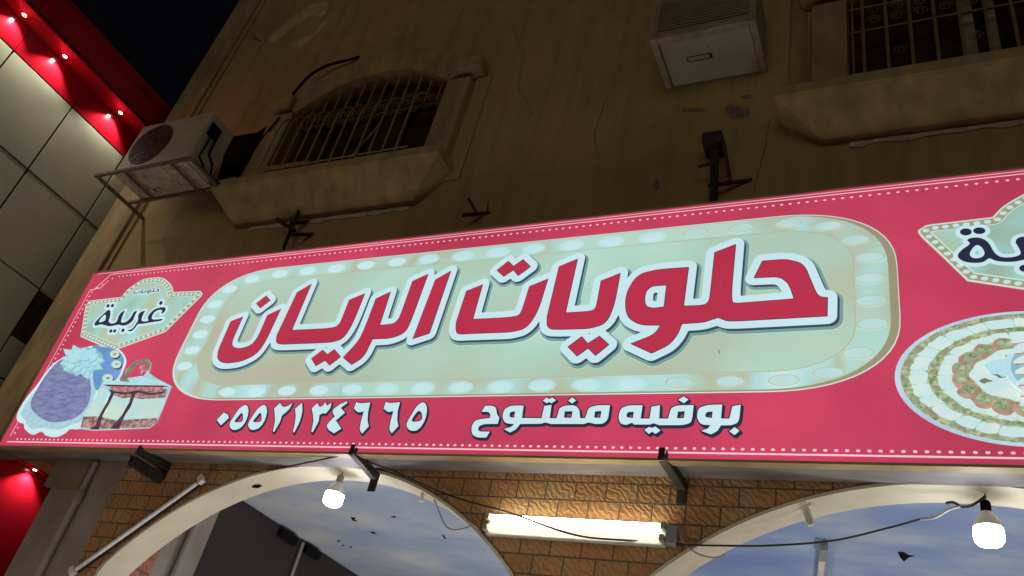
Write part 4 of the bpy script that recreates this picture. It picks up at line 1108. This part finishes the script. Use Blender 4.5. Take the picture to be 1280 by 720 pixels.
# ------------------------------------------------------------------ boxed window unit (top right)
wa = thing('window_air_conditioner', 'grey green window air conditioner box with a louvred front, sticking out beside the right window', 'air conditioner', (-1.145, 3.6, 4.607))
ax0, ax1, ay0, ay1, az0, az1 = -1.492, -0.800, 3.385, YW - 0.002, 4.607, 5.12
MB().box(ax0 + .02, ax1 - .02, ay0 + .02, ay1, az0 + .035, az1).build('body', M['ac_grey'], wa)
fr2 = MB()
for x in (ax0, ax1 - 0.045):
    fr2.box(x, x + 0.045, ay0, ay1, az0, az0 + 0.034); fr2.box(x, x + 0.045, ay0, ay0 + 0.045, az0 + 0.035, az1)
fr2.box(ax0 + .046, ax1 - .046, ay0, ay0 + 0.055, az0, az0 + 0.055); fr2.box(ax0 + .046, ax1 - .046, ay0, ay0 + .045, az1 - .05, az1)
fr2.build('outer_frame', M['ac_frame'], wa, bevel=0.004)
MB().box(ax0 + .055, ax1 - .05, ay0 + .062, ay1 - .004, az0 + .012, az0 + .034).build('bottom_panel', M['ac_grey'], wa)
sl_ = MB(); za_, zb_ = az0 + .0095, az0 + .0118
sl_.box(ax0 + .20, ax0 + .37, ay0 + .20, ay0 + .206, za_, zb_).box(ax0 + .20, ax0 + .37, ay0 + .238, ay0 + .244, za_, zb_).box(ax0 + .20, ax0 + .206, ay0 + .207, ay0 + .237, za_, zb_)
sl_.box(ax0 + .352, ax0 + .37, ay0 + .207, ay0 + .237, za_, zb_).box(ax0 + .355, ax0 + .36, ay0 + .13, ay0 + .16, za_, zb_)
sl_.build('drain_slot', M['rust'], wa)
lv = MB()
z = az0 + .07
while z < az1 - .055:
    lv.add([(ax0 + .05, ay0 + .012, z), (ax1 - .05, ay0 + .012, z), (ax1 - .05, ay0 + .03, z + .018), (ax0 + .05, ay0 + .03, z + .018),
            (ax0 + .05, ay0 + .012, z + .006), (ax1 - .05, ay0 + .012, z + .006), (ax1 - .05, ay0 + .03, z + .023), (ax0 + .05, ay0 + .03, z + .023)],
           [(3, 2, 1, 0), (4, 5, 6, 7), (0, 1, 5, 4), (2, 3, 7, 6)])
    z += .029
lv.build('louvres', M['ac_frame'], wa)
MB().box(ax0 + .05, ax1 - .05, ay0 + .0335, ay0 + .036, az0 + .06, az1 - .05).build('grille_backing', M['fan'], wa)

# ------------------------------------------------------------------ lamps
def make_bulb(c, sock, label):
    t = thing('lamp_bulb', label, 'lamp', c, 'hanging lamp bulbs')
    MB().lathe(c, [(0.0, -0.064), (0.028, -0.063), (0.045, -0.057), (0.055, -0.045), (0.058, -0.028), (0.058, 0.004), (0.0565, 0.012)], 32).build('diffuser', M['bulb'], t)
    MB().lathe(c, [(0.056, 0.0122), (0.055, 0.024), (0.049, 0.044), (0.037, 0.063), (0.026, 0.076), (0.022, 0.084), (0.0, 0.084)], 32).build('neck', M['lamp_neck'], t)
    MB().lathe(c, [(0.0, 0.083), (0.018, 0.083), (0.021, 0.088), (0.021, 0.125), (0.014, 0.135), (0.0, 0.135)], 20).build('socket', sock, t)
    MB().tube([Vector(c) + Vector((0, 0, .135)), Vector(c) + Vector((0.004, 0, .165)), Vector(c) + Vector((-0.003, 0.01, .195))], 0.005, 6).build('cord', M['wire_light'], t)
    return t
b1 = onY(418, 620, YW + 0.09)
lb = make_bulb((b1.x, b1.y, b1.z), M['pipe'], 'lit white lamp bulb hanging in the left arch')
b2 = onY(1235.5, 664, YW + 0.09)
lb2 = make_bulb((b2.x, b2.y, b2.z), M['black'], 'lit white lamp bulb hanging in the right arch on twisted wires')

tl = thing('tube_light', 'lit twin fluorescent tube fixture on the brick between the arches', 'lamp', (-1.64, YW, 1.40))
ta, tb = onY(607, 656, YW - 0.05), onY(832, 664, YW - 0.05)
tz = (ta.z + tb.z) / 2; tx0, tx1 = ta.x, tb.x
MB().box(tx0, tx1, YW - 0.035, YW - 0.001, tz - 0.055, tz + 0.05).build('batten', M['white_metal'], tl, bevel=0.006)
for dz, mm in ((0.030, M['tube_on']), (-0.028, M['tube_dim'])):
    MB().tube([(tx0 + 0.025, YW - 0.058, tz + dz), (tx1 - 0.025, YW - 0.058, tz + dz)], 0.0135, 14).build('tube', mm, tl)
for x, s_ in ((tx0, 1), (tx1, -1)):
    e = MB()
    for dz in (0.030, -0.028): e.box(x, x + s_ * 0.022, YW - 0.078, YW - 0.036, tz + dz - 0.016, tz + dz + 0.016)
    e.build('tube_holder', M['ac_grey'], tl, bevel=0.003)
MB().box(tx1 + 0.002, tx1 + 0.05, YW - 0.06, YW - 0.002, tz - 0.05, tz + 0.04).build('end_box', M['grey_plastic'], tl, bevel=0.004)

ut = thing('unlit_tube_light', 'unlit tube fixture leaning diagonally on the brick left of the left arch', 'lamp', tuple(onY(170, 655, YW)))
ua, ub = onY(92, 714, YW - 0.045), onY(252, 600, YW - 0.045)
d_ = (ub - ua).normalized(); nrm = Vector((-d_.z, 0, d_.x))
MB().bar(ua + nrm * 0.012 + Vector((0, 0.024, 0)), ub + nrm * 0.012 + Vector((0, 0.024, 0)), 0.03, 0.035, up=nrm).build('batten', M['rust'], ut, bevel=0.003)
MB().tube([ua + d_ * .03 - nrm * .012 + Vector((0, -.012, 0)), ub - d_ * .03 - nrm * .012 + Vector((0, -.012, 0))], 0.0135, 12).build('tube', M['tube_off'], ut)
for q in (ua, ub): MB().bar(q - d_ * .02 + Vector((0, -.005, 0)), q + d_ * .02 + Vector((0, -.005, 0)), 0.035, 0.055, up=nrm).build('tube_holder', M['white_metal'], ut, bevel=0.004)

# small lamp holders on the arch linings
lh = thing('lamp_holder', 'white empty lamp holder sticking out of the right arch lining', 'lamp holder', tuple(onY(1002, 634, YW + 0.08)), 'empty lamp holders under the arches')
p0 = onY(1000, 632, YW + 0.06)
MB().bar(onY(985, 641, YW + 0.10), onY(1016, 629, YW + 0.04), 0.03, 0.028).build('arm', M['white_metal'], lh, bevel=0.004)
MB().tube([onY(1004, 634, YW + 0.06), onY(1013, 657, YW + 0.06)], 0.014, 10).tube([onY(1010, 635, YW + 0.05), onY(1017, 655, YW + 0.05)], 0.006, 8).build('socket', M['white_metal'], lh)
lh2 = thing('lamp_holder', 'small white lamp holder with loose cord under the right side of the left arch', 'lamp holder', tuple(onY(530, 618, YW + 0.08)), 'empty lamp holders under the arches')
MB().bar(onY(524, 610, YW + 0.1), onY(540, 618, YW + 0.06), 0.045, 0.03).build('base', M['white_metal'], lh2, bevel=0.004)
MB().tube([onY(529, 614, YW + 0.08), onY(527, 627, YW + 0.08)], 0.014, 10).build('socket', M['white_metal'], lh2)
# white stick fixture on the mural ceiling
cf = thing('ceiling_batten', 'white narrow batten with a clip on the blue mural ceiling', 'lamp', tuple(onZ(1027, 700, ZCEIL)))
qa, qb = onZ(1030, 680, ZCEIL - 0.03), onZ(1023, 740, ZCEIL - 0.03)
MB().bar(qa, qb, 0.035, 0.04).build('batten', M['white_metal'], cf, bevel=0.004)
MB().bar(qa + (qb - qa) * 0.0 + Vector((0, 0, -0.012)), qa + (qb - qa) * 0.22 + Vector((0, 0, -0.012)), 0.045, 0.05).build('clip', M['grey_plastic'], cf, bevel=0.004)
# hole in the cream lining
hp = onY(321, 604, YW + 0.11)
ang = math.atan2(hp.z - CZ, hp.x - CX[0])
def on_arch(a, r, y, i=0): return Vector((CX[i] + r * math.cos(a), y, CZ + r * math.sin(a)))
hm_ = MB(); ring_ = []
for k in range(10):
    t = 2 * math.pi * k / 10
    ring_.append(on_arch(ang + 0.020 * math.cos(t) * rr2.uniform(.7, 1.2), CR - 0.0225, hp.y + 0.022 * math.sin(t) * rr2.uniform(.7, 1.2)))
hm_.add(ring_, [tuple(range(10))]).build('knocked_hole', M['black'], bld)

# ------------------------------------------------------------------ pipes and cables
dp = thing('drain_pipe', 'grey plastic drain pipe on the grey wall left of the brick', 'pipe', (-5.275, YW, -H))
MB().tube([(-5.275, YW - 0.035, -H), (-5.275, YW - 0.035, 1.39)], 0.024, 12).build('lower_pipe', M['pipe'], dp)
MB().tube([(-5.277, YW - 0.035, 1.43), (-5.277, YW - 0.035, ZJ - 0.2)], 0.020, 12).build('upper_pipe', M['grey_wall'], dp)
MB().lathe((-5.276, YW - 0.035, 1.36), [(0.026, 0), (0.033, 0.005), (0.033, 0.07), (0.022, 0.09)], 16).build('collar', M['grey_wall'], dp)
sp_ = MB().tube([(XSIDE + 0.035, 4.42, -H), (XSIDE + 0.035, 4.42, ZCEIL)], 0.026, 12)
tag(sp_.build('wall_pipe', M['pipe']), 'grey pipe on the side wall inside the left arch', 'pipe')
sp2 = MB().tube([(XSIDE + 0.02, 5.62, -H), (XSIDE + 0.02, 5.62, ZCEIL - 0.03)], 0.016, 10)
tag(sp2.build('wall_conduit', M['grey_wall']), 'thin conduit on the dark side wall deep inside the left arch', 'pipe')
tag(MB().box(XSIDE + 0.001, XSIDE + 0.05, 5.30, 5.52, 1.74, 1.80).box(XSIDE + 0.001, XSIDE + 0.05, 5.66, 5.86, 1.74, 1.80).build('junction_box', M['black']), 'black junction box pair at the ceiling edge inside the left arch', 'junction box')
def smooth_path(pts, n=8):
    out = []
    P_ = [pts[0]] + pts + [pts[-1]]
    for i in range(1, len(P_) - 2):
        for k in range(n):
            t = k / n; p0, p1, p2, p3 = (Vector(P_[j]) for j in (i - 1, i, i + 1, i + 2))
            out.append(0.5 * (2 * p1 + (p2 - p0) * t + (2 * p0 - 5 * p1 + 4 * p2 - p3) * t * t + (3 * p1 - p0 - 3 * p2 + p3) * t ** 3))
    out.append(Vector(pts[-1])); return out
def cable(name, pts, r, mat, label):
    return tag(MB().tube(smooth_path(pts), r, 7).build(name, mat), label, 'cable')
cable('cable', [onY(x, y, Y) for x, y, Y in ((334, 588, YW - 0.02), (360, 583, YW - 0.10), (400, 575, YW - 0.15), (437, 567, YS + 0.02))], 0.005, M['wire'], 'thin dark cable under the sign from the left arch crown to the strut')
cable('cable', [onY(x, y, Y) for x, y, Y in ((462, 578, YS + 0.05), (490, 588, YW - 0.08), (530, 606, YW - 0.03), (570, 622, YW - 0.03), (640, 642, YW - 0.09), (690, 660, YW - 0.10), (725, 670, YW - 0.085), (760, 674, YW - 0.06), (800, 675, YW - 0.03), (822, 672, YW - 0.02))], 0.005, M['wire'], 'dark cable draped across the brick and the lit tube')
cable('cable', [onY(x, y, Y) for x, y, Y in ((826, 678, YW - 0.02), (862, 681, YW - 0.02), (905, 682, YW + 0.0), (960, 682, YW + 0.05), (1040, 676, YW + 0.07), (1110, 660, YW + 0.08), (1150, 649, YW + 0.08))], 0.0048, M['wire'], 'dark cable sagging across the right arch')
cable('cable', [onY(x, y, Y) for x, y, Y in ((1150, 649, YW + 0.08), (1168, 647, YW + 0.08), (1186, 637, YW + 0.08), (1200, 633, YW + 0.08), (1212, 632, YW + 0.08), (1229, 624, YW + 0.08))], 0.006, M['wire_light'], 'pale bare wire twisted up to the right hanging lamp')
cable('cable', [onY(x, y, Y) for x, y, Y in ((1182, 629, YW + 0.08), (1192, 628, YW + 0.08), (1204, 634, YW + 0.08), (1218, 630, YW + 0.08), (1232, 620, YW + 0.07))], 0.006, M['wire'], 'black taped wire end beside the right hanging lamp')
cable('cable', [onY(x, y, Y) for x, y, Y in ((541, 620, YW + 0.07), (549, 640, YW + 0.08), (558, 658, YW + 0.08), (572, 662, YW + 0.06), (595, 655, YW + 0.005))], 0.004, M['wire_light'], 'loose pale cord hanging from the holder in the left arch')
cable('cable', [onY(x, y, Y) for x, y, Y in ((848, 660, YW - 0.02), (850, 668, YW - 0.03), (856, 680, YW - 0.02), (872, 692, YW + 0.0), (892, 697, YW + 0.05), (905, 694, YW + 0.1))], 0.004, M['wire_light'], 'short pale wire from the tube fixture to the right arch')
cable('cable', [onY(x, y, Y) for x, y, Y in ((366, 118, YW - 0.10), (376, 106, YW - 0.13), (392, 91, YW - 0.09), (412, 81, YW - 0.06), (440, 74, YW - 0.03), (449, 71, YW + 0.0))], 0.014, M['black'], 'thick black cable curving over the arched window hood')
cable('cable', [onY(x, y, Y) for x, y, Y in ((349, 147, YW - 0.11), (340, 158, YW - 0.13), (325, 176, YW - 0.06), (318, 186, YW - 0.03), (296, 222, YW - 0.03), (286, 226, YW - 0.05))], 0.010, M['black'], 'black looped hose left of the arched window')
